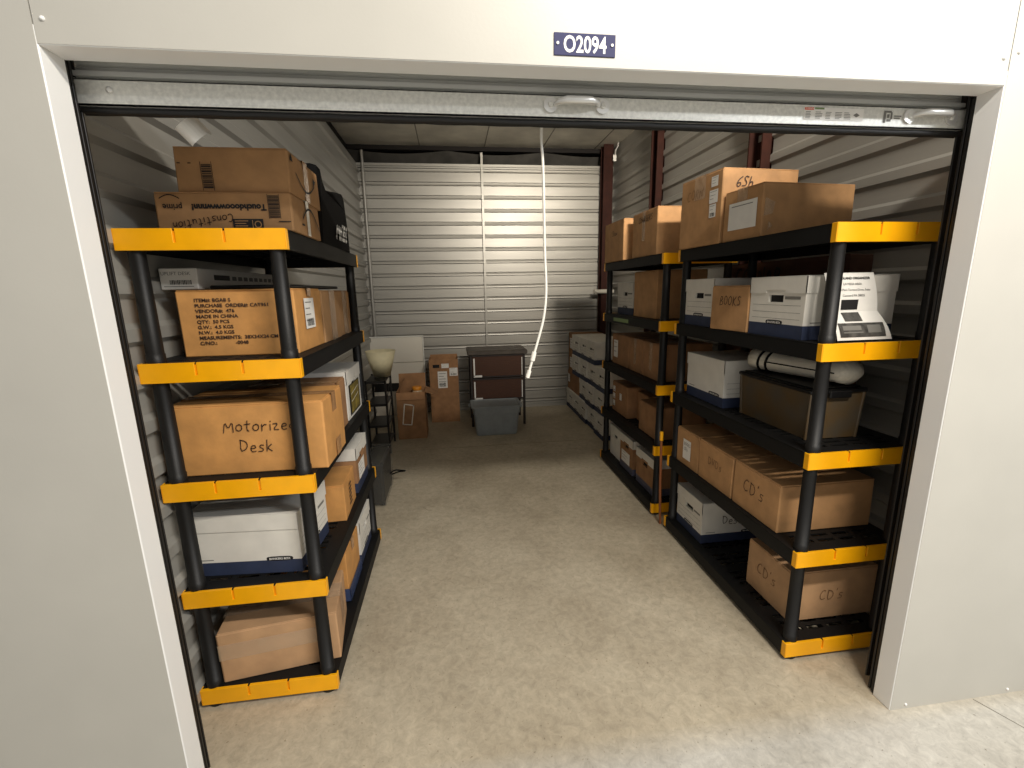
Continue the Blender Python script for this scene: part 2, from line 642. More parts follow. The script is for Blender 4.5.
def F_(t, side, e=.0052):
    return frame_of(t['w'], t['d'], t['h'], side, e)


def note(t, side, txt, size, a, b, m=pen, wd=.004, slant=.1, gap=.2, flip=False, ang=0.0):
    F = F_(t, side)
    u, v = F[1], F[2]
    if flip:
        u, v = -u, -v
    if ang:
        u, v = u * math.cos(ang) + v * math.sin(ang), v * math.cos(ang) - u * math.sin(ang)
    return scrawl(MB(), txt, size, on(F, a, b), u, v, m, wd, gap, slant).build('handwriting', m, t)


def label_sheet(t, side, a0, b0, a1, b1, lines=4, m=paper, bars=False, e=.0062, name='paper_label', txt=None, skew=0.0):
    F = F_(t, side, e)
    mb = MB()
    sk = F[2] * 0
    p = [on(F, a0, b0), on(F, a1, b0 + skew), on(F, a1, b1 + skew), on(F, a0, b1)]
    mb.poly(p, m)
    F2 = (F[0] + (F[1].cross(F[2])) * .0006, F[1], F[2])
    W, H = a1 - a0, b1 - b0
    rnd = random.Random(int(a0 * 1000) + lines)
    if txt:
        for i, s in enumerate(txt):
            scrawl(mb, s, H * .16, on(F2, a0 + W * .15, b1 - H * (.3 + .25 * i)), F[1], F[2], pen, .002)
    else:
        for i in range(lines):
            y = b1 - H * (.12 + .8 * i / max(1, lines))
            x1 = a0 + W * rnd.uniform(.5, .9)
            rect_on(mb, F2, a0 + W * .1, y - H * .03, x1, y, greyink)
    if bars:
        x = a0 + W * .15
        while x < a1 - W * .15:
            ww = rnd.choice((.0015, .003, .0045))
            rect_on(mb, F2, x, b0 + H * .08, x + ww, b0 + H * .32, ink)
            x += ww + rnd.choice((.0025, .004))
    return mb.build(name, None, t)


def file_box(label, x0, x1, y0, y1, z, h=.258, rot=0.0, body=white_c, base=navy, lid=white_c, group=None, logo=True, lines=True,
             cat='box', name='file_box'):
    """lidded archive box: long axis along local x, handle holes and printed lines on the ends"""
    w, d = x1 - x0 - .008, y1 - y0 - .008
    t = thing(name, label, cat, ((x0 + x1) / 2, (y0 + y1) / 2, z + .001), rot, group)
    hw, hd = w / 2, d / 2
    hb = h - .006
    zb = .056
    mb = MB()
    th = .004
    hz0, hz1, hy = h - .108, h - .078, .045
    for s in (-1, 1):
        # long sides
        Y = s * hd
        for (a, b, mm) in ((0, zb, base), (zb, hb, body)):
            mb.poly([(-hw, Y, a), (hw, Y, a), (hw, Y, b), (-hw, Y, b)][::s * -1], mm)
        # ends with a hand hole
        X = s * hw
        ys = [-hd, -hy, hy, hd]
        zs = [0, zb, hz0, hz1, hb]
        for i in range(3):
            for j in range(4):
                if i == 1 and j == 2:
                    continue
                mb.poly([(X, ys[i], zs[j]), (X, ys[i + 1], zs[j]), (X, ys[i + 1], zs[j + 1]), (X, ys[i], zs[j + 1])][::s],
                        base if j == 0 else body)
        # hole sides and a double wall behind
        Xi = X - s * .012
        mb.poly([(X, -hy, hz0), (X, hy, hz0), (Xi, hy, hz0), (Xi, -hy, hz0)], body)
        mb.poly([(X, -hy, hz1), (X, hy, hz1), (Xi, hy, hz1), (Xi, -hy, hz1)], body)
        mb.poly([(X, -hy, hz0), (X, -hy, hz1), (Xi, -hy, hz1), (Xi, -hy, hz0)], body)
        mb.poly([(X, hy, hz0), (X, hy, hz1), (Xi, hy, hz1), (Xi, hy, hz0)], body)
        mb.poly([(Xi, -hy, hz0), (Xi, hy, hz0), (Xi, hy, hz1), (Xi, -hy, hz1)], hole_m)
    mb.poly([(-hw, -hd, 0), (-hw, hd, 0), (hw, hd, 0), (hw, -hd, 0)], base)
    mb.build('box_body', None, t)
    # lid: top sheet and skirt, notched at the hand holes
    e = .004
    lw, ld = hw + e, hd + e
    lz0 = h - .07
    m2 = MB()
    m2.box((-lw, -ld, h - .004), (lw, ld, h), bev=.001)
    for s in (-1, 1):
        m2.box((-lw, s * ld - (.003 if s > 0 else 0), lz0), (lw, s * ld + (0 if s > 0 else .003), h - .002))
        xa, xb = (lw - .003, lw) if s > 0 else (-lw, -lw + .003)
        m2.box((xa, -ld, lz0), (xb, -.06, h - .002))
        m2.box((xa, .06, lz0), (xb, ld, h - .002))
        m2.box((xa, -.06, lz0 + .014), (xb, .06, h - .002))
    m2.build('lid', lid, t)
    t['w'], t['d'], t['h'] = w, d, h
    if lines:
        for side in ('left', 'right'):
            m3 = MB()
            F = frame_of(w, d, h, side, .0008)
            L_ = F[3]
            for zz in (.135, .105, .078):
                rect_on(m3, F, .02, zz, L_ - .02, zz + .0014, greyink)
            rect_on(m3, F, L_ / 2 + .055, h - .095, L_ - .025, h - .083, greyink)
            m3.build('printed_lines', None, t)
            m3 = MB()
            logo_plate(m3, F, L_ / 2, .062)
            m3.build('logo_plate', None, t)
        if logo:
            for side in ('front', 'back'):
                F = frame_of(w, d, h, side, .0008)
                m3 = MB()
                logo_plate(m3, F, F[3] - .085, .062)
                m3.build('logo_plate', None, t)
                m3 = MB()
                rect_on(m3, F, .03, .066, .09, .0695, greyink)
                m3.build('small_print', None, t)
    return t


LOGO = {}


def logo_plate(mb, F, cx, cz):
    W, H = .052, .010
    n = 16
    pts = []
    for i in range(n):
        a = 2 * math.pi * i / n
        c, s_ = math.cos(a), math.sin(a)
        pts.append((cx + W * (abs(c) ** .5) * (1 if c > 0 else -1), cz + H * (abs(s_) ** .6) * (1 if s_ > 0 else -1)))
    mb.poly([on(F, a, b) for a, b in pts], ink)
    F2 = (F[0] + F[1].cross(F[2]) * .0006, F[1], F[2])
    text_mb(mb, 'BANKERS BOX', .0125, on(F2, cx, cz - .0045), F[1], F[2], white_m, 'CENTER', thick=.0002)


def dup(root, loc, rz=None, label=None, group=None):
    r = root.copy()
    COL.objects.link(r)
    r.location = loc
    if rz is not None:
        r.rotation_euler = (0, 0, rz)
    if label:
        r['label'] = label
    if group:
        r['group'] = group
    for ch in list(root.children):
        c = ch.copy()
        COL.objects.link(c)
        c.parent = r
        for g in list(ch.children):
            d = g.copy()
            COL.objects.link(d)
            d.parent = c
    return r


# ------------------------------------------------------------------ setting
JL, JR, ZH = -0.982, 1.494, 2.163       # opening: left and right edges, underside of the header
DJ = 0.072                              # depth of the painted returns
WX0, WX1, YB, ZC = -1.29, 2.05, 4.85, 3.38

# floor: slabs with a control joint at y = 3.3 and corridor joints
fl = MB()
fl.box((-4.5, -3.2, -.1), (6.5, 3.302, 0))
fl.box((-4.5, 3.314, -.1), (6.5, 5.1, 0))
fl.box((-4.5, 3.3, -.1), (6.5, 3.32, -.008))
struct(fl.build('floor', concrete_m), 'worn tan concrete slab floor')
jl = MB()


def crack(pts, wd=.004):
    for (a, b) in zip(pts[:-1], pts[1:]):
        a, b = Vector((*a, .0006)), Vector((*b, .0006))
        n = Vector((0, 0, 1)).cross((b - a).normalized()) * wd / 2
        jl.poly([a - n, b - n, b + n, a + n], darkgap)


crack([(1.86, -.004), (1.94, -.2), (2.0, -.32), (2.02, -.5)], .003)
crack([(2.3, 0.0), (2.3, -2.5)], .006)
crack([(-.4, 2.0), (-.37, 1.96), (-.33, 1.93)], .002)
struct(jl.build('trim_1', mat('joint_line', (96, 88, 76), .9)), 'hairline joints in the corridor slab')


def panel_wall(name, z0, z1, p0, p1, normal, m, pitch=.158, rib=.050, dep=.003, zoff=0.0, trap=False):
    """horizontal ribbed steel liner between plan points p0 and p1; ribs stand out along normal"""
    prof = []
    k = 0
    lead = .006
    prof.append((z0, 0))
    zz = z0 + zoff
    while zz + rib + .004 < z1:
        r0, r1 = zz, zz + rib
        if trap:
            prof += [(r0, 0), (r0 + .018, dep), (r1 - .018, dep), (r1, 0)]
        else:
            prof += [(r0, 0), (r0 + .001, -.028), (r0 + .009, -.028), (r0 + .010, dep), (r0 + rib / 2, dep - .003),
                     (r1 - .010, dep), (r1 - .009, -.028), (r1 - .001, -.028), (r1, 0)]
        # stiffening bead in the flat
        zz += pitch
    prof.append((z1, 0))
    mb = MB()
    p0, p1, n = Vector((*p0, 0)), Vector((*p1, 0)), Vector((*normal, 0))
    for (za, da), (zb, db) in zip(prof[:-1], prof[1:]):
        if zb - za < 1e-5 and abs(da - db) < 1e-5:
            continue
        mb.poly([p0 + n * da + Vector((0, 0, za)), p1 + n * da + Vector((0, 0, za)),
                 p1 + n * db + Vector((0, 0, zb)), p0 + n * db + Vector((0, 0, zb))])
    # back sheet so the wall has a body
    b = -n * .034
    mb.poly([p0 + b + Vector((0, 0, z0)), p0 + b + Vector((0, 0, z1)), p1 + b + Vector((0, 0, z1)), p1 + b + Vector((0, 0, z0))])
    for p in (p0, p1):
        mb.poly([p + b + Vector((0, 0, z0)), p + Vector((0, 0, z0)), p + Vector((0, 0, z1)), p + b + Vector((0, 0, z1))])
    return struct(mb.build(name, m))


panel_wall('wall_left', 0, 3.16, (-1.185, .1), (-1.185, YB - .01), (1, 0), liner, zoff=.03, rib=.078, dep=.02, trap=True)['label'] = 'ribbed pale grey steel liner on the left'
panel_wall('wall_right', 0, ZC, (WX1, YB + .2), (WX1, .1), (-1, 0), liner, zoff=.03, rib=.078, dep=.02, trap=True)['label'] = 'ribbed pale grey steel liner on the right'
# back: ribs read as sunken double lines
panel_wall('wall_back', .02, 3.15, (WX0, YB), (WX1, YB), (0, -1), liner, zoff=.045)['label'] = 'ribbed pale steel liner across the back'
# outer back wall and the dark recess above the liner
ob = MB()
ob.box((WX0 - .06, .05, 0), (WX0, YB + .3, ZC + .1))
ob.box((WX0 - .1, YB + .25, 0), (WX1 + .1, YB + .3, ZC + .1))
struct(ob.build('wall_rear_outer', darkgap))
hb = MB()
hb.box((WX0, YB + .02, 3.33), (WX1, YB + .12, ZC))
struct(hb.build('trim_2', darkgap), 'dark steel girt above the back liner')
# insulation sheets sagging behind the gap
ins = MB()
nx = 36
for i in range(nx):
    xa, xb = WX0 + (WX1 - WX0) * i / nx, WX0 + (WX1 - WX0) * (i + 1) / nx

    def sag(x):
        return .035 * abs(math.sin((x - WX0) * 2.6))
    ins.poly([(xa, YB + .03 + sag(xa), 3.33 - sag(xa)), (xb, YB + .03 + sag(xb), 3.33 - sag(xb)),
              (xb, YB + .2, 3.12), (xa, YB + .2, 3.12)], insul)
struct(ins.build('trim_3', insul), 'grey insulation sheet sagging in the gap above the back wall')
# cap channel on top of the liner and base angle
cp = MB()
cp.box((WX0, YB - .022, 3.135), (WX1, YB + .01, 3.165))
struct(cp.build('trim_4', liner), 'cap channel on the back liner')
ba = MB()
ba.box((WX0, YB - .035, 0), (WX1, YB - .004, .035))
struct(ba.build('baseboard_back', liner), 'steel base angle along the back')

# ceiling with sheet seams
ce = MB()
ce.box((WX0 - .05, .45, ZC), (WX1 + .05, YB + .3, ZC + .04))
struct(ce.build('ceiling', ceil_m), 'pale insulated ceiling')
sm = MB()
for x in (-.42, .38, 1.12, 1.8):
    sm.box((x - .006, .46, ZC - .004), (x + .006, YB, ZC))
struct(sm.build('trim_5', mat('seam_tape', (138, 134, 122), .6)), 'ceiling sheet seams')

# uprights on the walls
tr = MB()
tr.tube([(-1.125, YB - .04, 0), (-1.11, YB - .04, 3.3)], .018, None, 10)
struct(tr.build('trim_6', liner), 'galvanised conduit up the back left corner')
tr = MB()
tr.box((.322, YB - .035, 0), (.350, YB - .013, 3.3))
struct(tr.build('trim_7', liner), 'galvanised stud up the middle of the back wall')
for i, (cx, cy, wx, wy) in enumerate(((1.925, 4.72, .125, .12), (2.005, 3.41, .08, .15), (2.005, 1.81, .08, .15))):
    c = MB()
    c.box((cx - wx / 2, cy - wy / 2, 0), (cx + wx / 2, cy - wy / 2 + .012, ZC))
    c.box((cx - wx / 2, cy + wy / 2 - .012, 0), (cx + wx / 2, cy + wy / 2, ZC))
    c.box((cx - .006 if i == 0 else cx + wx / 2 - .014, cy - wy / 2, 0), (cx + .006 if i == 0 else cx + wx / 2 - .002, cy + wy / 2, ZC))
    if i == 0:
        c.box((cx - wx / 2, cy - wy / 2 - .002, 0), (cx + wx / 2, cy - wy / 2 + .004, ZC))
    struct(c.build('trim_%d' % (8 + i), redsteel), ('primer red steel column in the back right corner', 'primer red steel post on the right wall',
                                                  'nearer primer red steel post on the right wall')[i])
# bracket on the corner column and a loose strap above
c = MB()
c.tube([(1.76, 4.62, 1.575), (2.02, 4.62, 1.575)], .028, None, 12)
c.tube([(1.755, 4.62, 1.575), (1.77, 4.62, 1.575)], .034, None, 12)
tag(c.build('pipe_stub', mat('pale_pipe', (176, 172, 160), .4)), 'short pale pipe stub poking past the rear corner column', 'pipe')
c = MB()
sp = [(2.02, 4.60, 3.38), (2.015, 4.60, 3.33), (1.99, 4.60, 3.29), (1.985, 4.60, 3.24), (1.985, 4.6, 3.17)]
for a, b in zip(sp[:-1], sp[1:]):
    a, b = Vector(a), Vector(b)
    c.box((-.02, -.003, 0), (.02, .003, (b - a).length + .002), M=Matrix.Translation(a) @ (b - a).to_track_quat('Z', 'Y').to_matrix().to_4x4())
tag(c.build('hanging_strap', paper), 'white strap curling down near the ceiling above the back right column', 'strap')

# front wall (corridor side)
HT = 2.40
fw = MB()
fw.box((-4.5, 0, 0), (JL - .003, .05, HT))
struct(fw.build('wall_front_left', paint), 'smooth painted panel left of the doorway')
fw = MB()
fw.box((JL, 0, ZH + .002), (JR, .05, HT))
struct(fw.build('wall_front_header', paint), 'smooth cream painted panel above the doorway')
fw = MB()
fw.box((JR + .003, 0, 0), (6.5, .05, HT))
struct(fw.build('wall_front_right', paint), 'smooth white painted panel right of the doorway')
tr = MB()
tr.box((JL - .04, .001, 0), (JL, DJ, ZH + .04), bev=.002)
tr.build('trim_11', paint_jamb)
tr2 = MB()
tr2.box((JR, .001, 0), (JR + .04, DJ, ZH + .04), bev=.002)
tr3 = MB()
tr3.box((JL, .001, ZH), (JR, DJ, ZH + .04), bev=.002)
o1 = bpy.data.objects['trim_11']
struct(o1, 'white painted return of the left jamb')
struct(tr2.build('trim_12', paint_jamb), 'painted return of the right jamb')
struct(tr3.build('trim_13', paint_jamb), 'painted underside of the header')
bk = MB()
bk.box((JL - .30, .05, 0), (JL - .04, .10, HT))
bk.box((JR + .04, .05, 0), (WX1 + .05, .10, HT))
struct(bk.build('wall_front_inner', liner), 'inner face of the front wall')
def screw(mb, x, y, z, r=.007, n=(0, -1, 0)):
    n = Vector(n)
    a = Vector((x, y, z))
    mb.tube([a, a + n * .003, a + n * .005], r, None, 8, radii=[r, r, r * .5])


sc = MB()
for (x, z) in ((JL + .02, ZH + .05), (JR - .02, ZH + .07), (1.56, .02), (2.02, .02), (1.49 + .03, 2.25)):
    screw(sc, x, 0, z, .005)
struct(sc.build('trim_14', paint_jamb), 'painted screw heads on the front panels')

# door tracks: a rubber strip against the jamb, then the steel guide
for i, s_ in enumerate((-1, 1)):
    X = JL if s_ < 0 else JR
    t = MB()

    def bx(a, b, y0, y1, z0=.004, z1=ZH + .03):
        xa, xb = sorted((X + s_ * a, X + s_ * b))
        t.box((xa, y0, z0), (xb, y1, z1), bev=.001)
    bx(.004, .045, DJ + .002, DJ + .010)
    bx(.010, .045, DJ + .024, DJ + .032)
    bx(.034, .045, DJ + .010, DJ + .026)
    bx(.022, .045, DJ + .056, DJ + .062, .03)
    t.tube([(X + s_ * .014, DJ + .016, .004), (X + s_ * .014, DJ + .016, ZH)], .005, None, 6)
    struct(t.build('trim_%d' % (15 + i), track_m), 'dark steel door track on the %s jamb' % ('left', 'right')[i])

# rolled up door
door = bpy.data.objects.new('door_1', None)
COL.objects.link(door)
door.location = (0, .12, 2.08)
struct(door, 'galvanised roll-up door, open, with its bottom bar under the header')
dz = .006
XA, XB = JL - .024, JR + .03
mb = MB()
mb.box((XA, 0, dz), (XB, .004, dz + .06))
mb.box((XA, 0, dz + .0), (XB, .03, dz + .004))
mb.box((XA, 0, dz + .056), (XB, .03, dz + .061), bev=.001)
mb.build('bottom_bar', galv, door)
mb = MB()
nseg = 60
for k in range(2):
    mb.tube([(XA + (XB - XA) * i / nseg, .012 + .012 * k, dz - .007 - .002 * abs(math.sin(i * .9 + k))) for i in range(nseg + 1)], .008, None, 8)
mb.build('rubber_seal', rubber, door)
# curtain: corrugated sheet rising behind the header then curling on to the barrel
mb = MB()
prof = [(dz + .061, .016)]
zz = dz + .061
while zz < .14:
    prof += [(zz + .003, .016), (zz + .007, .004), (zz + .018, .004), (zz + .022, .016), (zz + .030, .016), (zz + .034, .022), (zz + .038, .016)]
    zz += .040
for (za, ya), (zb, yb) in zip(prof[:-1], prof[1:]):
    mb.poly([(XA, ya, za), (XB, ya, za), (XB, yb, zb), (XA, yb, zb)])
mb.build('curtain', curtain, door)
mb = MB()
mb.tube([(XA - .01, .13, .205), (XB + .01, .13, .205)], .11, None, 40)
mb.build('rolled_coil', curtain, door)


def pull(x, tw=0.0):
    h = MB()
    L_ = .075
    for s in (-1, 1):
        h.tube([(x + s * L_, -.001, dz + .033), (x + s * L_, -.006, dz + .033)], .02, chrome, 16)
        h.tube([(x + s * L_, -.006, dz + .033), (x + s * L_, -.010, dz + .033)], .0075, galv, 8, radii=[.0085, .006])
    pts = [(x - L_ + .012, -.006, dz + .034), (x - L_ + .022, -.022, dz + .036), (x - L_ + .04, -.03, dz + .037), (x + L_ - .04, -.03, dz + .037),
           (x + L_ - .022, -.022, dz + .036), (x + L_ - .012, -.006, dz + .034)]
    h.tube(pts, .008, chrome, 10, radii=[.006, .008, .0105, .0105, .008, .006])
    return h.build('lift_handle', None, door)


pull(.264)
pull(1.397)
mb = MB()
screw(mb, JL + .055, -.0, dz + .035, .008)
mb.build('bolt', chrome, door)
mb = MB()
F = (Vector((.965, -.0012, dz + .016)), Vector((1, 0, 0)), Vector((0, 0, 1)))
mb.poly([on(F, 0, 0), on(F, .2, 0), on(F, .2, .034), on(F, 0, .034)], paper)
F2 = (F[0] + Vector((0, -.0006, 0)), F[1], F[2])
rect_on(mb, F2, .002, .027, .032, .034, red_l)
rect_on(mb, F2, .034, .029, .066, .034, green_l)
text_mb(mb, 'WARNING', .0065, on(F2, .004, .0285) + Vector((0, -.0005, 0)), F[1], F[2], white_m)
rnd = random.Random(4)
for cx in (.006, .038, .072, .104, .134):
    for r_ in range(5):
        rect_on(mb, F2, cx, .021 - r_ * .0042, cx + rnd.uniform(.014, .024), .0225 - r_ * .0042, greyink)
mb.poly([on(F2, .165, .016), on(F2, .176, .010), on(F2, .187, .016), on(F2, .176, .022)], greyink)
mb.build('warning_label', None, door)
mb = MB()
F = (Vector((1.235, -.0012, dz + .014)), Vector((1, 0, 0)), Vector((0, 0, 1)))
for a, b, c_, d_ in ((.0, .0, .008, .034), (.008, .028, .026, .034), (.012, .004, .026, .01), (.024, .01, .03, .03), (.012, .014, .02, .024),
                     (.036, .018, .062, .021), (.036, .012, .058, .015)):
    rect_on(mb, F, a, b, c_, d_, greyink)
mb.build('maker_mark', None, door)

# number sign
t = thing('number_sign', 'small dark blue number plate on the panel above the doorway', 'sign', (.251, 0, 2.188))
mb = MB()
mb.box((-.079, -.003, 0), (.079, -.0002, .05), bev=.0006)
mb.build('plate', sign_m, t)
mb = MB()
text_mb(mb, 'O2094', .052, (0, -.0036, .0075), (1, 0, 0), (0, 0, 1), white_m, 'CENTER', .76, .0011)
mb.build('lettering', white_m, t)
for s in (-1, 1):
    mb = MB()
    mb.tube([(s * .070, -.003, .026), (s * .070, -.0055, .026)], .0035, None, 8)
    mb.build('rivet', white_m, t)

# pull cord
def smooth_path(P, n=8):
    P = [Vector(p) for p in P]
    out = []
    for i in range(len(P) - 1):
        p0, p1, p2, p3 = P[max(i - 1, 0)], P[i], P[i + 1], P[min(i + 2, len(P) - 1)]
        for k in range(n):
            t_ = k / n
            out.append(.5 * ((2 * p1) + (-p0 + p2) * t_ + (2 * p0 - 5 * p1 + 4 * p2 - p3) * t_ ** 2 + (-p0 + 3 * p1 - 3 * p2 + p3) * t_ ** 3))
    out.append(P[-1])
    return out


t = thing('pull_cord', 'white pull cord hanging from the bottom bar of the door', 'cord', (.178, .2, 2.10))
cpx = [(0, -.05, -.006), (0, -.01, -.012), (.001, 0, -.05), (.006, 0, -.13), (.010, 0, -.36), (.014, 0, -.486), (.006, 0, -.57), (-.012, 0, -.64), (-.030, 0, -.70), (-.047, 0, -.758)]
mb = MB()
mb.tube(smooth_path(cpx), .0042, None, 8)
mb.build('rope', rope_m, t)
mb = MB()
mb.tube([(-.026, 0, -.684), (-.033, 0, -.712)], .0078, None, 10)
mb.build('knot', rope_m, t)
mb = MB()
mb.tube([(-.043, 0, -.745), (-.05, 0, -.768)], .007, None, 10)
mb.build('frayed_end', rope_m, t)

# curled paper by the left wall
t = MB()
rad, wdt = .032, .075
M4 = Matrix.Translation((-.795, .22, 2.064)) @ Matrix.Scale(.85, 4) @ Matrix.Rotation(R(-38), 4, 'Y') @ Matrix.Rotation(R(-70), 4, 'X')
# half-rolled sheet: a curl at one end, a flat tongue at the other
pts = [(-.034 * math.cos(R(10 + 19 * i)) - .004, -.034 * math.sin(R(10 + 19 * i))) for i in range(10)][::-1]
pts = [(.030, .052)] + [(.024, .03)] + pts[:1] + pts
for (a, b) in zip(pts[:-1], pts[1:]):
    t.mesh([(a[0], -.030, a[1]), (b[0], -.030, b[1]), (b[0], .030, b[1]), (a[0], .030, a[1])], [(0, 1, 2, 3)], None, True, M4)
t.tube([(-.79, .215, 2.08), (-.79, .21, 2.09), (-.79, .20, 2.10)], .0012, None, 5)
tag(t.build('curled_paper', paper), 'curled white paper tag dangling above the boxes on the left shelves', 'paper')

# ------------------------------------------------------------------ shelving
ZT = [.0872, .5229, .9586, 1.3943, 1.83]
TH = .067


def shelving(label, x0, x1, y0, y1, group):
    w, d = x1 - x0, y1 - y0
    t = thing('shelving_unit', label, 'shelving', ((x0 + x1) / 2, (y0 + y1) / 2, 0), 0, group)
    hw, hd = w / 2, d / 2
    # deck grid: slots in blocks
    xs = [-hw]
    holeX = set()
    nb = 4
    blk = (w - .10) / nb
    x = -hw + .05
    for i in range(nb):
        xs.append(x + .012)
        holeX.add(len(xs) - 1)
        xs.append(x + blk - .012)
        x += blk
    xs.append(hw)
    ys = [-hd + .006]
    holeY = set()
    y = -hd + .07
    k = 0
    while y + .03 < hd - .07:
        ys.append(y)
        if k % 4 != 3:
            holeY.add(len(ys) - 1)
        ys.append(y + .021)
        y += .042
        k += 1
    ys.append(hd - .006)
    first = None
    for i, z in enumerate(ZT):
        if first is None:
            mb = MB()
            zz = 0
            mb.plate(xs, ys, zz - .006, zz, lambda a, b: a in holeX and b in holeY)
            # rim skirt
            mb.box((-hw, -hd + .004, zz - TH), (-hw + .005, hd - .004, zz - .001), bev=.001)
            mb.box((hw - .005, -hd + .004, zz - TH), (hw, hd - .004, zz - .001), bev=.001)
            mb.box((-hw, -hd + .012, zz - TH), (hw, -hd + .017, zz - .001))
            mb.box((-hw, hd - .017, zz - TH), (hw, hd - .012, zz - .001))
            # ribs under
            for xx in (-hw * .5, 0, hw * .5):
                mb.box((xx - .003, -hd + .02, zz - .035), (xx + .003, hd - .02, zz - .004))
            for q in range(1, 7):
                yy = -hd + d * q / 7
                mb.box((-hw + .005, yy - .003, zz - .03), (hw - .005, yy + .003, zz - .004))
            # sockets
            for sx in (-1, 1):
                for sy in (-1, 1):
                    cx, cy = sx * (hw - .042), sy * (hd - .034)
                    mb.tube([(cx, cy, zz - TH), (cx, cy, zz - .004)], .027, None, 16)
            o = mb.build('shelf', deckpl, t)
            first = o
            trims = []
            for s in (-1, 1):
                mb = MB()
                # end rail: continuous lip below, three pads above with two notches
                ya, yb = (-hd, -hd + .012) if s < 0 else (hd - .012, hd)
                yc, yd = (-hd + .0075, -hd + .0118) if s < 0 else (hd - .0118, hd - .0075)
                mb.box((-hw, ya, -TH), (hw, yb, -TH + .024), bev=.0008)
                n3 = [-hw, -hw + w * .345, -hw + w * .635, hw]
                for q in range(3):
                    a = n3[q] + (.0038 if q else 0)
                    b = n3[q + 1] - (.0038 if q < 2 else 0)
                    mb.box((a, ya, -TH + .0225), (b, yb, .001), bev=.0008)
                mb.box((-hw + .002, yc, -TH + .01), (hw - .002, yd, -.001))
                for sx in (-1, 1):
                    xa, xb = sorted((sx * (hw - .004), sx * (hw + .0015)))
                    yc, yd = (-hd, -hd + .026) if s < 0 else (hd - .026, hd)
                    mb.box((xa, yc, -TH), (xb, yd, .001), bev=.0015)
                e = mb.build('end_trim', yellow, o)
                trims.append(e)
        else:
            o = first.copy()
            COL.objects.link(o)
            for e in trims:
                c = e.copy()
                COL.objects.link(c)
                c.parent = o
        o.location = (0, 0, z)
    # posts
    p = None
    for i in range(4):
        for sx in (-1, 1):
            for sy in (-1, 1):
                L_ = ZT[i + 1] - TH - ZT[i]
                if p is None:
                    mb = MB()
                    mb.tube([(0, 0, 0), (0, 0, .03), (0, 0, .031), (0, 0, L_ - .03), (0, 0, L_)], .026, None, 20,
                            radii=[.0285, .0285, .0265, .0245, .0245])
                    o = mb.build('post', blackpl, t)
                    p = o
                else:
                    o = p.copy()
                    COL.objects.link(o)
                    o.parent = t
                o.location = (sx * (hw - .042), sy * (hd - .034), ZT[i])
    f = None
    for sx in (-1, 1):
        for sy in (-1, 1):
            if f is None:
                mb = MB()
                mb.tube([(0, 0, 0), (0, 0, .006), (0, 0, ZT[0] - TH + .002)], .03, None, 16, radii=[.026, .03, .03])
                o = f = mb.build('foot', blackpl, t)
            else:
                o = f.copy()
                COL.objects.link(o)
                o.parent = t
            o.location = (sx * (hw - .042), sy * (hd - .034), 0)
    return t


SG = 'black plastic five-tier shelving units'
LU = (-1.165, -.6455, .399, 1.572)
RU = (1.263, 1.773, .270, 1.427)
FU = (1.250, 1.760, 1.589, 2.746)
shelving('black five-tier plastic shelving with yellow end rails along the left wall', *LU, SG)
shelving('nearer black five-tier plastic shelving with yellow end rails on the right', *RU, SG)
fu = shelving('farther black five-tier plastic shelving on the right, behind the nearer one', *FU, SG)
mb = MB()
mb.box((-.2585, -.02, ZT[3] - .05), (-.2560, .30, ZT[3] - .022))
mb.build('green_sticker', green_l, fu)

Z1, Z2, Z3, Z4, Z5 = ZT

# ---- left unit, top shelf
G5 = 'boxes on the left top shelf'
t = carton('wide low shipping box with upside-down slogan on left top shelf', -1.067, -.637, .470, .800, Z5, .124, card, seam='x', tape=tape_w, tdown=.124, twd=.035)
mb = MB()
F = F_(t, 'front')
FU_, FV_ = -F[1], -F[2]
text_mb(mb, 'Touchdooowwwnnn!', .027, on(F, .350, .084), FU_, FV_, ink, 'LEFT', 1.0, .0012)
text_mb(mb, 'prime', .027, on(F, .088, .084), FU_, FV_, ink, 'LEFT', .95, .0005)
for i in range(14):
    a0, a1 = i / 14, (i + 1) / 14
    P_ = [(.020 + .062 * q, .100 + .012 * math.sin(math.pi * q)) for q in (a0, a1)]
    mb.poly([on(F, P_[0][0], P_[0][1]), on(F, P_[1][0], P_[1][1]), on(F, P_[1][0], P_[1][1] + .0035), on(F, P_[0][0], P_[0][1] + .0035)], ink)
mb.build('slogan_print', ink, t)
mb = MB()
# barcode strip
for i in range(16):
    z_ = .042 + i * .0045
    rect_on(mb, F, .358, z_, .392, z_ + (.0022 if i % 3 else .0032), ink)
rect_on(mb, F, .356, .038, .3575, .118, ink)
rect_on(mb, F, .3925, .038, .394, .118, ink)
mb.build('barcode', ink, t)
mb = MB()
# boxed handling icons
rect_on(mb, F, .238, .001, .335, .038, ink)
F2 = (F[0] + Vector((0, -.0007, 0)), F[1], F[2])
for i in range(4):
    rect_on(mb, F2, .245, .006 + i * .008, .245 + (.03, .04, .035, .042)[i], .0085 + i * .008, card)
rect_on(mb, F2, .3, .006, .302, .034, card)
for i in range(8):
    a0, a1 = R(45 * i), R(45 * (i + 1))
    mb.poly([on(F2, .318 + .012 * math.cos(a0), .02 + .012 * math.sin(a0)), on(F2, .318 + .012 * math.cos(a1), .02 + .012 * math.sin(a1)),
             on(F2, .318 + .009 * math.cos(a1), .02 + .009 * math.sin(a1)), on(F2, .318 + .009 * math.cos(a0), .02 + .009 * math.sin(a0))], card)
rect_on(mb, F, .385, .028, .425, .031, ink)
mb.build('handling_icons', None, t)
mb = MB()
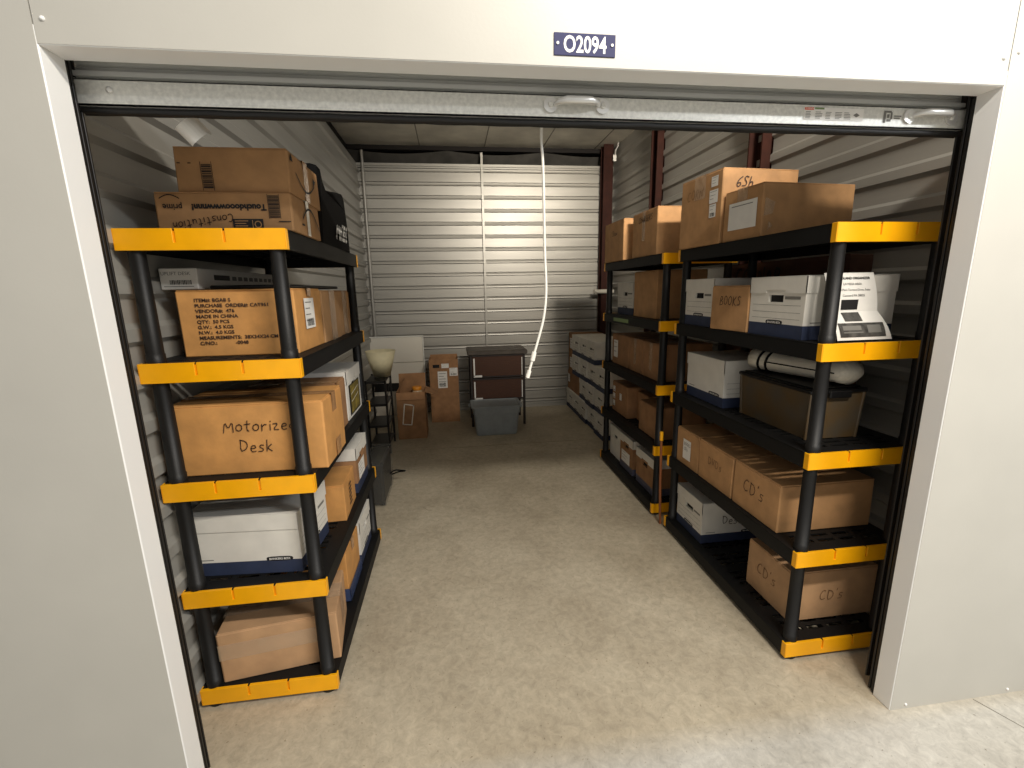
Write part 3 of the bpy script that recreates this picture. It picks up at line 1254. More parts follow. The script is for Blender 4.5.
# smile arrow on the aisle end
F3 = F_(t, 'right')
for i in range(12):
    q0, q1 = i / 12, (i + 1) / 12
    f_ = lambda q: (.10 + .20 * q, .030 + .065 * math.sin(math.pi * min(1, q * .9 + .1)))
    (a, b), (c_, d_) = f_(q0), f_(q1)
    mb.poly([on(F3, a, b), on(F3, c_, d_), on(F3, c_, d_ + .008), on(F3, a, b + .008)], ink)
rect_on(mb, F3, .085, .03, .115, .036, ink)
mb.build('curved_arrow', None, t)
note(t, 'front', 'Constitution', .026, .240, .056, pen, .0026, flip=True, ang=R(9))

t = carton('upper shipping box resting on the wide low box, left top shelf', -.998, -.640, .490, .850, Z5 + .1265, .142, card, seam='x', tdown=.142)
mb = MB()
F = F_(t, 'front')
for i in range(14):
    z_ = .012 + i * .0055
    rect_on(mb, F, .085, z_, .115, z_ + (.0026 if i % 3 else .004), ink)
rect_on(mb, F, .082, .004, .0835, .095, ink)
rect_on(mb, F, .1165, .004, .118, .095, ink)
for a in (.012, .045):
    rect_on(mb, F, a, .088, a + .010, .091, pen)
mb.build('barcode', ink, t)
mb = MB()
F3 = F_(t, 'right')
mb.poly([on(F3, .01, .108), on(F3, .04, .108), on(F3, .025, .134)], ink)
for i in range(12):
    q0, q1 = i / 12, (i + 1) / 12
    f_ = lambda q: (.06 + .22 * q, .075 - .045 * math.sin(math.pi * q))
    (a, b), (c_, d_) = f_(q0), f_(q1)
    mb.poly([on(F3, a, b), on(F3, c_, d_), on(F3, c_, d_ + .007), on(F3, a, b + .007)], ink)
mb.poly([on(F3, .27, .07), on(F3, .30, .10), on(F3, .265, .105)], ink)
mb.build('curved_arrow', None, t)

# black bag with white lettering
t = thing('tote_bag', 'soft black bag with white lettering on left top shelf', 'bag', (-.80, 1.145, Z5 + .001))
mb = MB()
prof = [(-.27, 0), (.25, 0), (.27, .12), (.28, .22), (.268, .272), (.235, .300), (.10, .282), (-.06, .255), (-.13, .25), (-.19, .285), (-.25, .325), (-.27, .2)]
n = len(prof)
layers = [(-.14, .93), (-.125, .98), (.12, 1.0), (.142, .97), (.152, .90)]
vs = []
for lx, sc_ in layers:
    for (py, pz) in prof:
        vs.append((lx + .006 * math.sin(30 * py + 11 * pz), py * sc_, max(.0, .14 + (pz - .14) * sc_) if pz > 0 else 0))
fs = []
for a in range(len(layers) - 1):
    for b in range(n):
        b2 = (b + 1) % n
        fs.append((a * n + b, a * n + b2, (a + 1) * n + b2, (a + 1) * n + b))
fs.append(tuple(range(n))[::-1])
fs.append(tuple(range((len(layers) - 1) * n, len(layers) * n)))
mb.mesh(vs, fs, None, False)
mb.build('bag_body', nylon, t)
mb = MB()
mb.tube(smooth_path([(.03, -.02, .262), (.035, .02, .315), (.035, .12, .32), (.03, .17, .275)]), .008, None, 8)
mb.build('carry_handle', nylon, t)
mb = MB()
F = (Vector((.162, -.06, .045)), Vector((0, 1, 0)), Vector((0, 0, 1)))
scrawl(mb, 'MATH', .072, F[0], F[1], F[2] + Vector((0, .12, 0)), white_m, .014, gap=.12, slant=.25)
mb.build('white_lettering', white_m, t)

# ---- left unit, fourth shelf
t = carton('worn printed carton beneath the slim white box, left shelves', -1.098, -.692, .556, .900, Z4, .243, card_o, seam='x', tdown=.03)
mb = MB()
F = F_(t, 'front')
LN = ['ITEM#: BGAB S', 'PURCHASE  ORDER#: CAT961', 'VENDOR#:  476', 'MADE IN CHINA', 'QTY:  50 PCS', 'G.W.:  4.5 KGS', 'N.W.:  4.0 KGS',
      'MEASUREMENTS:  38X34X24 CM', 'C/NO.:            -0048']
for i, s_ in enumerate(LN):
    text_mb(mb, s_, .0172, on(F, .062, .200 - i * .0195), F[1], F[2], pen, 'LEFT', 1.12, .0005)
mb.build('printed_lines', pen, t)
label_sheet(t, 'right', .09, .085, .215, .205, 4, paper, bars=True)
t = carton('middle small brown carton in row behind printed carton', -1.02, -.690, .915, 1.230, Z4, .236, card, seam='x', tdown=.236, tape=clear_tape, twd=.10)
t = carton('farthest small brown carton in row on left fourth shelf', -1.02, -.700, 1.245, 1.500, Z4, .236, card, seam='x', tdown=.236, tape=clear_tape, twd=.10)
# slab and slim white box lying on top
mb = MB()
mb.box((0, 0, 0), (.27, .80, .014), bev=.004)
o = mb.build('black_slab', blackpl)
o.location = (-1.00, .60, Z4 + .2455)
tag(o, 'thin black slab lying across the small cartons', 'panel')
t = thing('slim_white_box', 'long slim white box lying on the printed carton and small cartons', 'box', (-1.098, .595, Z4 + .2465), R(0))
mb = MB()
mb.box((-.064, 0, 0), (.064, .88, .077), bev=.003)
mb.build('carton_body', white_c, t)
t2 = MB()
text_mb(t2, 'UPLIFT DESK', .017, (-.058, -.0012, .052), (1, 0, 0), (0, 0, 1), greyink, 'LEFT', 1.05)
rnd = random.Random(3)
x = -.03
while x < .04:
    ww = rnd.choice((.0015, .003))
    t2.poly([(x, -.0012, .018), (x + ww, -.0012, .018), (x + ww, -.0012, .034), (x, -.0012, .034)], ink)
    x += ww + .0022
t2.poly([(.0652, .12, .036), (.0652, .25, .036), (.0652, .25, .056), (.0652, .12, .056)], ink)
for i in range(9):
    t2.poly([(.0652, .27 + i * .055, .037), (.0652, .31 + i * .055, .037), (.0652, .31 + i * .055, .054), (.0652, .27 + i * .055, .054)], greyink)
t2.poly([(-.052, -.0012, .010), (.05, -.0012, .010), (.05, -.0012, .0125), (-.052, -.0012, .0125)], greyink)
t2.build('printed_marks', None, t)
# ---- left unit, third shelf
t = carton("big carton marked with a handwritten desk note, left third shelf", -1.150, -.607, .470, .755, Z3, .267, card_o, seam='x', tape=tape_m, tdown=.075, twd=.06)
note(t, 'front', 'Motorized', .042, .188, .165, pen, .0034)
note(t, 'front', 'Desk', .044, .235, .085, pen, .0034)
F = F_(t, 'right')
mb = MB()
rect_on(mb, F, .12, .005, .19, .075, tape_m)
mb.build('tape', tape_m, t)
t = carton('brown carton hidden behind the big desk carton', -1.05, -.668, .79, 1.09, Z3, .245, card_d, seam='x')
t = file_box('white lidded file box with an olive picture panel on its end', -1.08, -.668, 1.125, 1.47, Z3, .262, base=white_c, lines=False)
F = frame_of(t['w'], t['d'], t['h'], 'right', .0012)
mb = MB()
rect_on(mb, F, .045, .012, .30, .178, ink)
F2 = (F[0] + Vector((.0006, 0, 0)), F[1], F[2])
rect_on(mb, F2, .075, .02, .28, .172, olive)
F3 = (F[0] + Vector((.0012, 0, 0)), F[1], F[2])
for i in range(2):
    mb.poly([on(F3, .09, .08 + i * .04), on(F3, .26, .10 + i * .04), on(F3, .26, .103 + i * .04), on(F3, .09, .083 + i * .04)], white_m)
mb.build('picture_panel', None, t)

# ---- left unit, second shelf
t = file_box('white and navy file box in front on the left second shelf', -1.172, -.735, .487, .800, Z2, .258, rot=R(-4))
t = carton('taped brown box behind the front file box, left second shelf', -.985, -.672, .865, 1.130, Z2, .186, card_o, seam='y', rot=R(2), tape=clear_tape, tdown=.08, twd=.08)
mb = MB()
F = F_(t, 'right')
for i in range(6):
    rect_on(mb, F, .09 + .006 * (i % 2), .04 + i * .02, .15, .05 + i * .02, pen)
mb.build('printed_marks', pen, t)
BF = dict(body=card_d, lid=white_c)
t = file_box('brown file box with white lid and pasted label, left second shelf', -1.05, -.668, 1.18, 1.475, Z2, .262, lines=False, **BF)
label_sheet(t, 'right', .045, .06, .20, .155, 4, e=.0015)

# ---- left unit, bottom shelf
a8 = R(8.3)
cx = -1.088 + .223 * math.cos(a8) - .155 * math.sin(a8)
cy = .427 + .223 * math.sin(a8) + .155 * math.cos(a8)
t = carton('skewed tape-wrapped pale carton in front on the left bottom shelf', cx - .223, cx + .223, cy - .155, cy + .155, Z1, .222, card_p, rot=a8, seam='x', tape=clear_tape, tdown=.16, twd=.10)
mb = MB()
scrawl(mb, 'Niles', .06, (.16, .135, .2245), (-1, -.12, 0), (.12, -1, 0), ink, .005, slant=.1)
mb.build('handwriting', ink, t)
F = F_(t, 'front')
mb = MB()
rect_on(mb, F, .0, .105, .36, .175, clear_tape)
mb.build('tape', clear_tape, t)
t = carton('orange-brown carton with flaps in a clear bin, left bottom shelf', -1.0, -.688, .86, 1.13, Z1 + .012, .262, card_o, seam='x')
mb = MB()
x0, x1, y0, y1 = -.164, .164, -.143, .143
mb.box((x0, y0, -.010), (x1, y1, -.006))
for a, b in (((x0, y0, -.01), (x1, y0 + .003, .06)), ((x0, y1 - .003, -.01), (x1, y1, .06)), ((x0, y0, -.01), (x0 + .003, y1, .06)), ((x1 - .003, y0, -.01), (x1, y1, .06))):
    mb.box(a, b)
mb.build('clear_blue_tray', mat('blue_clear_tray', (66, 80, 116), .25, alpha=.8), t)
t = file_box('white and navy file box at the back of the left bottom shelf', -1.09, -.684, 1.175, 1.48, Z1, .258)

# ---- right near unit, top shelf
ar = R(4)
cx, cy = 1.262 + .22 * math.cos(ar) - .185 * math.sin(ar), 1.005 + .22 * math.sin(ar) + .185 * math.cos(ar)
t = carton('tall brown carton with shipping stickers on the right top shelf', cx - .22, cx + .22, cy - .185, cy + .185, Z5, .364, card, rot=ar, seam='x', tape=clear_tape, tdown=.12, twd=.10)
for (a, b, c_, d_) in ((.285, .285, .34, .335), (.275, .205, .345, .27), (.28, .135, .335, .20)):
    label_sheet(t, 'left', a, b, c_, d_, 3, bars=(b < .2), name='shipping_sticker')
note(t, 'front', '6Sh', .05, .07, .272, pen, .005, slant=.3)
note(t, 'left', 'CORN', .05, .07, .25, pen_l, .003)
ar = R(4.5)
cx, cy = 1.290 + .247 * math.cos(ar) - .131 * math.sin(ar), .727 + .247 * math.sin(ar) + .131 * math.cos(ar)
t = carton('smaller brown carton with a pasted paper, nearest on right top shelf', cx - .247, cx + .247, cy - .131, cy + .131, Z5, .236, card, rot=ar, seam='x', tape=clear_tape, tdown=.15, twd=.07)
label_sheet(t, 'left', .045, .05, .235, .175, 1, e=.0062, skew=0)
F = F_(t, 'front')
mb = MB()
for a, b, c_, d_ in ((.005, .09, .05, .17), (.03, .03, .045, .07)):
    mb.poly([on(F, a, b), on(F, c_, b + .01), on(F, c_ + .01, d_ - .02), on(F, a + .004, d_)], tape_w)
mb.build('torn_tape', clear_tape, t)

# ---- right near unit, fourth shelf
FG = 'white and navy file boxes'
t = file_box('white and navy file box behind the handwritten carton, right fourth shelf', 1.290, 1.695, 1.062, 1.364, Z4, .262)
t = carton('small brown carton with handwriting between two white file boxes', 1.268, 1.60, .757, 1.038, Z4, .222, card, rot=R(3.5), seam='x', tape=None)
note(t, 'left', 'BOOKS', .044, .075, .125, pen, .0034)
t = file_box('white and navy file box beside the near post, right fourth shelf', 1.279, 1.690, .402, .745, Z4, .256)

# folded flyer standing against that box
t = thing('flyer', 'folded white flyer with black photos propped on the right fourth shelf', 'paper', (1.45, .345, Z4 + .002), R(1))
mb = MB()
# upper leaf leans on the box, lower leaf slopes to the edge
U = [(-.115, .035, .262), (.075, .035, .262), (.075, .008, .11), (-.115, .008, .11)]
steps = 6
for i in range(steps):
    a, b = i / steps, (i + 1) / steps
    def P_(s_, q):
        # a gentle curve from the top of the sheet to the fold
        y = .045 - .040 * q - .006 * math.sin(math.pi * q)
        z = .262 - .150 * q
        return (s_, y, z)
    mb.mesh([P_(-.115, a), P_(.105, a), P_(.105, b), P_(-.115, b)], [(0, 1, 2, 3)], None, True)


def low(s_, q):
    y = .005 - .050 * q - .010 * math.sin(math.pi * q)
    z = .112 - .106 * q
    return Vector((s_ + .01 * q, y, z))


for i in range(steps):
    a, b = i / steps, (i + 1) / steps
    mb.mesh([low(-.115, a), low(.105 + .02 * a, a), low(.105 + .02 * b, b), low(-.115, b)], [(0, 1, 2, 3)], None, True)
mb.build('sheet', paper, t)
mb = MB()
uu, vv = Vector((1, 0, 0)), Vector((0, .04, .15)).normalized()


def up(s_, z):
    q = (.262 - z) / .150
    return Vector((s_, .045 - .040 * q - .006 * math.sin(math.pi * q) - .0016, z))


text_mb(mb, 'WOODLAND ORGANIZER', .0135, up(.0, .236), uu, vv, ink, 'CENTER', 1, .0004)
text_mb(mb, 'LA MESA AREA', .0125, up(.0, .214), uu, vv, ink, 'CENTER')
text_mb(mb, '6900 Park Terrace Drive, Suite', .0120, up(.0, .192), uu, vv, ink, 'CENTER')
text_mb(mb, 'Concord PA 28025', .0125, up(.0, .170), uu, vv, ink, 'CENTER')
mb.poly([up(-.055, .158), up(.02, .158), up(.012, .120), up(-.060, .120)], ink)
mb.build('printed_lines', ink, t)
mb = MB()


def lo(s_, q):
    return low(s_, q) + Vector((0, -.0016, .001))




def patch(a0, a1, q0, q1, m, lift=0.0, sh=0.0):
    for i_ in range(8):
        qa, qb = q0 + (q1 - q0) * i_ / 8, q0 + (q1 - q0) * (i_ + 1) / 8
        k = Vector((0, -lift, lift * .8))
        mb.poly([lo(a0 + sh * qa, qa) + k, lo(a1 + sh * qa, qa) + k, lo(a1 + sh * qb, qb) + k, lo(a0 + sh * qb, qb) + k], m)


patch(-.062, .014, .03, .34, photo_m)
patch(-.100, .098, .40, .90, photo_m)
patch(-.085, -.005, .50, .66, greyink, .0007)
patch(.022, .080, .48, .76, greyink, .0007)
patch(-.085, .0, .72, .76, greyink, .0007)
mb.build('printed_photo', None, t)

# ---- right near unit, third shelf
t = file_box('large white and navy file box beside the smoky bin, right shelves', 1.492 - .195, 1.492 + .195, 1.165 - .165, 1.165 + .165, Z3, .262, rot=R(90))
t = thing('storage_bin', 'smoky translucent bin with black lid on the right third shelf', 'bin', (1.497, .655, Z3 + .001))
mb = MB()
for (z0, z1, s0, s1) in ((0, .205, .94, 1.0),):
    a, b, c_, d_ = -.125, .125, -.235, .235
    vs = [(a * s0, c_ * s0, z0), (b * s0, c_ * s0, z0), (b * s0, d_ * s0, z0), (a * s0, d_ * s0, z0), (a, c_, z1), (b, c_, z1), (b, d_, z1), (a, d_, z1)]
    mb.mesh(vs, [(3, 2, 1, 0), (4, 5, 6, 7), (0, 1, 5, 4), (1, 2, 6, 5), (2, 3, 7, 6), (3, 0, 4, 7)])
for sx in (-1, 1):
    for sy in (-1, 1):
        mb.tube([(sx * .118, sy * .222, 0), (sx * .124, sy * .234, .205)], .007, None, 8)
mb.build('bin_body', tin, t)
mb = MB()
mb.box((-.135, -.245, .203), (.135, .245, .222), bev=.005)
mb.box((-.115, -.225, .221), (.115, .225, .228), bev=.003)
for sy in (-1, 1):
    mb.box((-.05, sy * .245 - .008, .185), (.05, sy * .245 + .008, .215), bev=.003)
mb.build('lid', blacklid, t)
# white vinyl roll with black ties
t = thing('rolled_banner', 'white vinyl roll tied with black straps on the smoky bin', 'roll', (1.49, .635, Z3 + .231 + .0595), 0)
d0, d1 = Vector((-.05, .245, 0)), Vector((.075, -.235, 0))
mb = MB()
ax = (d1 - d0).normalized()
sd = Vector((0, 0, 1)).cross(ax)
ns = 14
vs, fs = [], []
seg = 24
for i in range(ns + 1):
    q = i / ns
    c_ = d0.lerp(d1, q)
    e = min(1, math.sqrt(max(0, 1 - ((q - .93) / .07) ** 2)) if q > .93 else 1)
    e = max(e, .35)
    wr = .060 + .026 * q
    for k in range(seg):
        an = 2 * math.pi * k / seg
        vs.append(c_ + sd * (math.cos(an) * wr * e) + Vector((0, 0, math.sin(an) * .054 * e)))
for i in range(ns):
    for k in range(seg):
        fs.append((i * seg + k, i * seg + (k + 1) % seg, (i + 1) * seg + (k + 1) % seg, (i + 1) * seg + k))
fs.append(tuple(range(seg))[::-1])
fs.append(tuple(range(ns * seg, ns * seg + seg)))
mb.mesh(vs, fs, None, True)
mb.build('roll', whiteroll, t)
for q in (.13, .22):
    mb = MB()
    c_ = d0.lerp(d1, q)
    wr = .060 + .026 * q + .0025
    pts = [c_ + ax * (.012 * math.sin(2 * math.pi * k / 24)) + sd * (math.cos(2 * math.pi * k / 24) * wr) + Vector((0, 0, math.sin(2 * math.pi * k / 24) * .0565)) for k in range(25)]
    mb.tube(pts, .006, None, 6)
    mb.build('strap', nylon, t)
mb = MB()
pts = [d0.lerp(d1, q) + sd * (-(.060 + .026 * q) - .001) + Vector((0, 0, .050 * math.sin(R(-2)))) for q in (.22, .4, .6, .9)]
mb.tube(pts, .003, None, 6)
mb.build('strap', nylon, t)

# ---- right near unit, second shelf: three large cartons
TG = dict(m=card, seam='x', tape=None)
t = carton('far carton with a white label in the row of three, right second shelf', 1.290, 1.755, 1.105, 1.355, Z2, .226, **TG)
label_sheet(t, 'left', .085, .045, .175, .170, 0, txt=['BOOKS', 'CDs'])
t = carton('middle carton with faint handwriting in the row of three, right second shelf', 1.289, 1.755, .773, 1.092, Z2, .226, **TG)
note(t, 'left', 'DVDs', .045, .10, .11, pen_l, .003)
t = carton('nearest carton in the row of three, under the smoky bin', 1.288, 1.755, .430, .760, Z2, .226, **TG)
note(t, 'left', "CD's", .062, .085, .10, pen, .0036)

# ---- right near unit, bottom shelf
t = file_box('white and navy file box alone at the far end of right bottom shelf', 1.315, 1.72, 1.060, 1.366, Z1, .262)
F = frame_of(t['w'], t['d'], t['h'], 'front', .006)
mb = MB()
scrawl(mb, 'Desk', .05, on(F, .13, .12), F[1], F[2], pen, .004)
mb.build('handwriting', pen, t)
t = carton('single brown carton at the near end of right bottom shelf', 1.366, 1.800, .392, .700, Z1, .248, card_p, seam='x', tape=None)
note(t, 'left', "CD's", .055, .08, .11, pen_l, .003)
note(t, 'front', "CD's", .05, .14, .10, pen_l, .003)

# ---- right far unit
t = carton('brown carton with dark lettering, nearer one on far right top shelf', 1.262, 1.70, 1.735, 2.150, Z5, .310, card, seam='x', tape=clear_tape, tdown=.2)
note(t, 'left', 'CHARGERS', .04, .12, .235, pen, .005)
t = carton('brown carton farthest back on the far right top shelf', 1.235, 1.65, 2.262, 2.70, Z5, .312, card, seam='x', tape=None)
note(t, 'left', 'Shaw', .04, .20, .20, pen, .004)
t = carton('plain brown carton with no marks on the far right fourth shelf', 1.325, 1.70, 1.83, 2.235, Z4, .340, card, seam='x', tape=None)
t = file_box('small white file box beside the plain brown carton', 1.345, 1.735, 2.30, 2.655, Z4, .262)
for (a, b, lab, lb) in ((1.70, 2.00, 'nearest carton of three on the far right third shelf', 0), (2.015, 2.265, 'middle carton of three on the far right third shelf', 0),
                        (2.28, 2.66, 'farthest carton of three, with a white label, far right third shelf', 1)):
    t = carton(lab, 1.315, 1.70, a, b, Z3, .262, card_d, seam='x', tape=None if lb else clear_tape, tdown=.2)
    if lb:
        label_sheet(t, 'left', .05, .06, .15, .21, 3)
t = carton('nearest carton on the far right second shelf, below the clear-taped one', 1.315, 1.70, 1.715, 2.025, Z2, .236, card_d, seam='x', tape=None)
t = carton('middle carton set back on the far right second shelf', 1.40, 1.74, 2.04, 2.27, Z2, .245, card_d, seam='x', tape=None)
t = carton('taller carton with stickers on the far right second shelf', 1.320, 1.70, 2.285, 2.64, Z2, .268, card_d, seam='x', tape=None)
for b in (.05, .115, .18):
    label_sheet(t, 'left', .03, b, .085, b + .05, 2, bars=True, name='sticker')
label_sheet(t, 'left', .19, .13, .24, .19, 1, name='sticker')
t = file_box('nearest brown file box with white lid, far right bottom shelf', 1.305, 1.70, 1.70, 2.03, Z1, .285, lines=False, base=mat('slate_base', (84, 84, 100), .5), **BF)
t = file_box('middle brown file box with white lid and label, far right bottom shelf', 1.300, 1.70, 2.085, 2.375, Z1, .300, lines=False, base=mat('slate_base', (84, 84, 100), .5), **BF)
label_sheet(t, 'left', .04, .06, .22, .16, 3, e=.0015)
t = file_box('all-white file box at the end of the far right bottom shelf', 1.320, 1.70, 2.40, 2.68, Z1, .285, lines=False, base=white_c)

# tall dark carton standing between the shelves and the wall
t = thing('flat_carton', 'tall dark brown carton standing behind the right shelving', 'box', (1.87, 1.25, 0.001))
mb = soft_box(.13, .95, 1.755, 77, .004, .003, 6)
mb.build('carton_body', card_e, t)
mb = MB()
scrawl(mb, 'CORNAR', .10, (-.0715, .40, 1.62), (0, -1, 0), (0, 0, 1), ink, .012)
mb.build('handwriting', ink, t)

# wooden stick between the two right units
t = thing('wooden_stick', 'thin brown stick standing between the two right shelving units', 'stick', (1.262, 1.4775, 0))
mb = MB()
mb.tube([(0, 0, 0), (-.004, .02, .30), (-.006, .03, .60)], .009, None, 10)
mb.build('shaft', wood_m, t)
mb = MB()
mb.tube([(-.006, .03, .60), (-.006, .031, .66)], .012, None, 10)
mb.build('yellow_ferrule', yellow, t)

# ---- stack of file boxes at the back right
proto = None
SGN = 'white file boxes stacked at the back right'
H4 = .257
rows = [
    [('w', 4.50, 4.81), ('w', 4.18, 4.49), ('w', 3.86, 4.17), ('w', 3.54, 3.85), ('w', 3.22, 3.53)],
    [('b', 4.22, 4.81), ('w', 3.90, 4.21), ('w', 3.58, 3.89), ('w', 3.26, 3.57)],
    [('c', 4.50, 4.81), ('w', 4.18, 4.49), ('w', 3.86, 4.17), ('w', 3.54, 3.85), ('w', 3.22, 3.53)],
    [('c', 4.51, 4.81), ('w', 4.19, 4.50), ('w', 3.87, 4.18), ('w', 3.55, 3.86)],
]
ordn = ['bottom', 'second', 'third', 'top']
posn = {5: ['farthest', 'second farthest', 'middle', 'second nearest', 'nearest'], 4: ['farthest', 'second farthest', 'second nearest', 'nearest']}
rnd = random.Random(9)
for ri, row in enumerate(rows):
    for ci, (k, a, b) in enumerate(row):
        z = ri * (H4 + .0015)
        dx = rnd.uniform(-.012, .012)
        lab = '%s file box in the %s row of the back right stack' % (posn[len(row)][ci], ordn[ri])
        if k == 'w':
            if proto is None:
                proto = file_box('white ' + lab, 1.44 + dx, 1.845 + dx, a, b, z, H4, group=SGN)
            else:
                dup(proto, (1.6425 + dx, (a + b) / 2, z + .001), 0, 'white ' + lab, SGN)
        elif k == 'b':
            t = carton('wide brown carton at the wall end of the second row, back right stack', 1.46, 1.86, a, b, z, H4, card_d, seam='x', tape=None)
            label_sheet(t, 'left', .03, .10, .13, .21, 3)
        else:
            t = carton('brown carton farthest back in the %s row, back right stack' % ordn[ri], 1.47, 1.86, a, b, z, H4, card_d, seam='x', tape=None)
            label_sheet(t, 'left', .08, .05, .22, .19, 3)

# ---- back of the room, left to right
# panels leaning against the wall
t = thing('white_panel', 'large white double panel leaning against the back wall', 'panel', (-.85, 4.74, 0))
mb = MB()
mb.box((-.36, -.01, .715), (.33, .02, 1.04), bev=.004)
mb.build('upper_panel', board_m, t)
mb = MB()
mb.box((-.36, -.01, .44), (.33, .02, .709), bev=.004)
mb.build('lower_panel', board_m, t)
mb = MB()
mb.box((-.37, -.012, 1.042), (.345, .025, 1.06), bev=.003)
mb.box((.333, -.012, .02), (.347, .025, 1.06))
mb.box((-.375, -.012, .0), (-.362, .025, 1.06))
mb.build('edge_frame', galv, t)
mb = MB()
mb.box((-.36, -.03, .335), (.33, .03, .438), bev=.004)
mb.build('black_tray', blackpl, t)
mb = MB()
mb.box((-.36, -.005, .0), (.33, .015, .333), bev=.004)
mb.build('foot_panel', board_m, t)

# black metal rack
t = thing('narrow_rack', 'narrow black metal rack at the back left holding a lampshade', 'rack', (-.90, 3.45, 0))
for sx in (-1, 1):
    for sy in (-1, 1):
        mb = MB()
        mb.box((sx * .095 - .01, sy * .19 - .01, 0), (sx * .095 + .01, sy * .19 + .01, .765), bev=.002)
        mb.build('leg', track_m, t)
for z in (.10, .30, .52, .755):
    mb = MB()
    mb.box((-.10, -.195, z - .012), (.10, .195, z), bev=.002)
    mb.box((-.10, -.2, z - .02), (.10, -.19, z + .004))
    mb.build('shelf', track_m, t)
for z in (.12, .32, .54):
    mb = MB()
    mb.tube([(.095, -.18, z), (.095, .18, z + .18)], .004, None, 6)
    mb.build('brace', track_m, t)
# lampshade
t = thing('lampshade', 'cream conical lampshade upside down on the narrow black rack', 'lampshade', (-.865, 3.50, .768))
mb = MB()
seg = 36
prf = [(.085, .0), (.152, .262), (.148, .262), (.081, .004)]
vs, fs = [], []
for r_, z in prf:
    for k in range(seg):
        a = 2 * math.pi * k / seg
        vs.append((r_ * math.cos(a), r_ * math.sin(a), z))
for i in range(4):
    for k in range(seg):
        fs.append((i * seg + k, i * seg + (k + 1) % seg, ((i + 1) % 4) * seg + (k + 1) % seg, ((i + 1) % 4) * seg + k))
mb.mesh(vs, fs, None, True)
mb.build('shade', shade_m, t)
mb = MB()
mb.tube([(.0825 * math.cos(2 * math.pi * k / 24), .0825 * math.sin(2 * math.pi * k / 24), .003) for k in range(25)], .003, None, 6)
mb.tube([(-.08, 0, .03), (.08, 0, .03)], .002, None, 6)
mb.tube([(0, -.08, .03), (0, .08, .03)], .002, None, 6)
mb.build('wire_ring', track_m, t)

# wrapped case in the aisle behind the left unit
t = thing('wrapped_case', 'dark case wrapped in clear plastic film behind the left shelving', 'case', (-.755, 2.27, 0))
mb = MB()
mb.box((-.070, -.22, .022), (.070, .22, .35), bev=.02)
mb.build('case_body', case_m, t)
for sx in (-1, 1):
    for sy in (-1, 1):
        mb = MB()
        mb.tube([(sx * .05 - .012, sy * .18, .022), (sx * .05 + .012, sy * .18, .022)], .022, None, 14)
        mb.build('wheel', rubber, t)
mb = soft_box(.156, .46, .345, 5, .006, .006, 8, z0=.02)
mb.build('plastic_film', wrap_m, t)
mb = MB()
mb.tube(smooth_path([(.07, .10, .14), (.11, .12, .16), (.17, .15, .14), (.18, .19, .12), (.12, .20, .11), (.07, .18, .10)]), .006, None, 6)
mb.build('strap_loop', nylon, t)

# open carton with a jar
def open_carton(name, label, x0, x1, y0, y1, h, flaps, m=card_d):
    w, d = x1 - x0, y1 - y0
    t = thing(name, label, 'box', ((x0 + x1) / 2, (y0 + y1) / 2, .001))
    hw, hd, th = w / 2, d / 2, .006
    mb = MB()
    mb.box((-hw, -hd, 0), (hw, -hd + th, h), bev=.0015)
    mb.box((-hw, hd - th, 0), (hw, hd, h), bev=.0015)
    mb.box((-hw, -hd + th, 0), (-hw + th, hd - th, h), bev=.0015)
    mb.box((hw - th, -hd + th, 0), (hw, hd - th, h), bev=.0015)
    mb.box((-hw + th, -hd + th, 0), (hw - th, hd - th, th))
    mb.build('carton_body', m, t)
    for (side, L_, ang) in flaps:
        mb = MB()
        if side in 'fb':
            s = -1 if side == 'f' else 1
            M = Matrix.Translation((0, s * (hd - th / 2), h)) @ Matrix.Rotation(R(ang) * -s, 4, 'X')
            mb.box((-hw + .004, -.002, 0), (hw - .004, .002, L_), M=M, bev=.001)
        else:
            s = -1 if side == 'l' else 1
            M = Matrix.Translation((s * (hw - th / 2), 0, h)) @ Matrix.Rotation(R(ang) * s, 4, 'Y')
            mb.box((-.002, -hd + .004, 0), (.002, hd - .004, L_), M=M, bev=.001)
        mb.build('flap', m, t)
    t['w'], t['d'], t['h'] = w, d, h
    return t


t = open_carton('open_carton', 'open brown carton with spread flaps and a white-outlined label', -.765, -.455, 3.68, 3.98, .535,
                (('b', .16, 8), ('r', .15, 108), ('l', .13, -32), ('f', .085, 168)))
F = frame_of(t['w'], t['d'], t['h'], 'front', .0015)
mb = MB()
A = [(.055, .175), (.150, .165), (.185, .385), (.085, .405)]
for (p, q) in zip(A, A[1:] + A[:1]):
    p_, q_ = Vector((*p, 0)), Vector((*q, 0))
    dd = (q_ - p_).normalized()
    nn = Vector((-dd.y, dd.x, 0)) * .006
    pts = [p_ - nn - dd * .006, q_ - nn + dd * .006, q_ + nn + dd * .006, p_ + nn - dd * .006]
    mb.poly([on(F, p2.x, p2.y) for p2 in pts], tape_w)
mb.build('label_outline', tape_w, t)
t = thing('jar', 'small jar with an orange lid in the open carton', 'jar', (-.545, 3.80, .008))
mb = MB()
mb.tube([(0, 0, 0), (0, 0, .008), (0, 0, .50), (0, 0, .525), (0, 0, .53)], .055, None, 24, radii=[.05, .055, .055, .05, .045])
mb.build('jar_body', glass_w, t)
mb = MB()
mb.tube([(0, 0, .53), (0, 0, .534), (0, 0, .562), (0, 0, .567)], .052, None, 24, radii=[.05, .053, .053, .048])
mb.build('lid', amber, t)

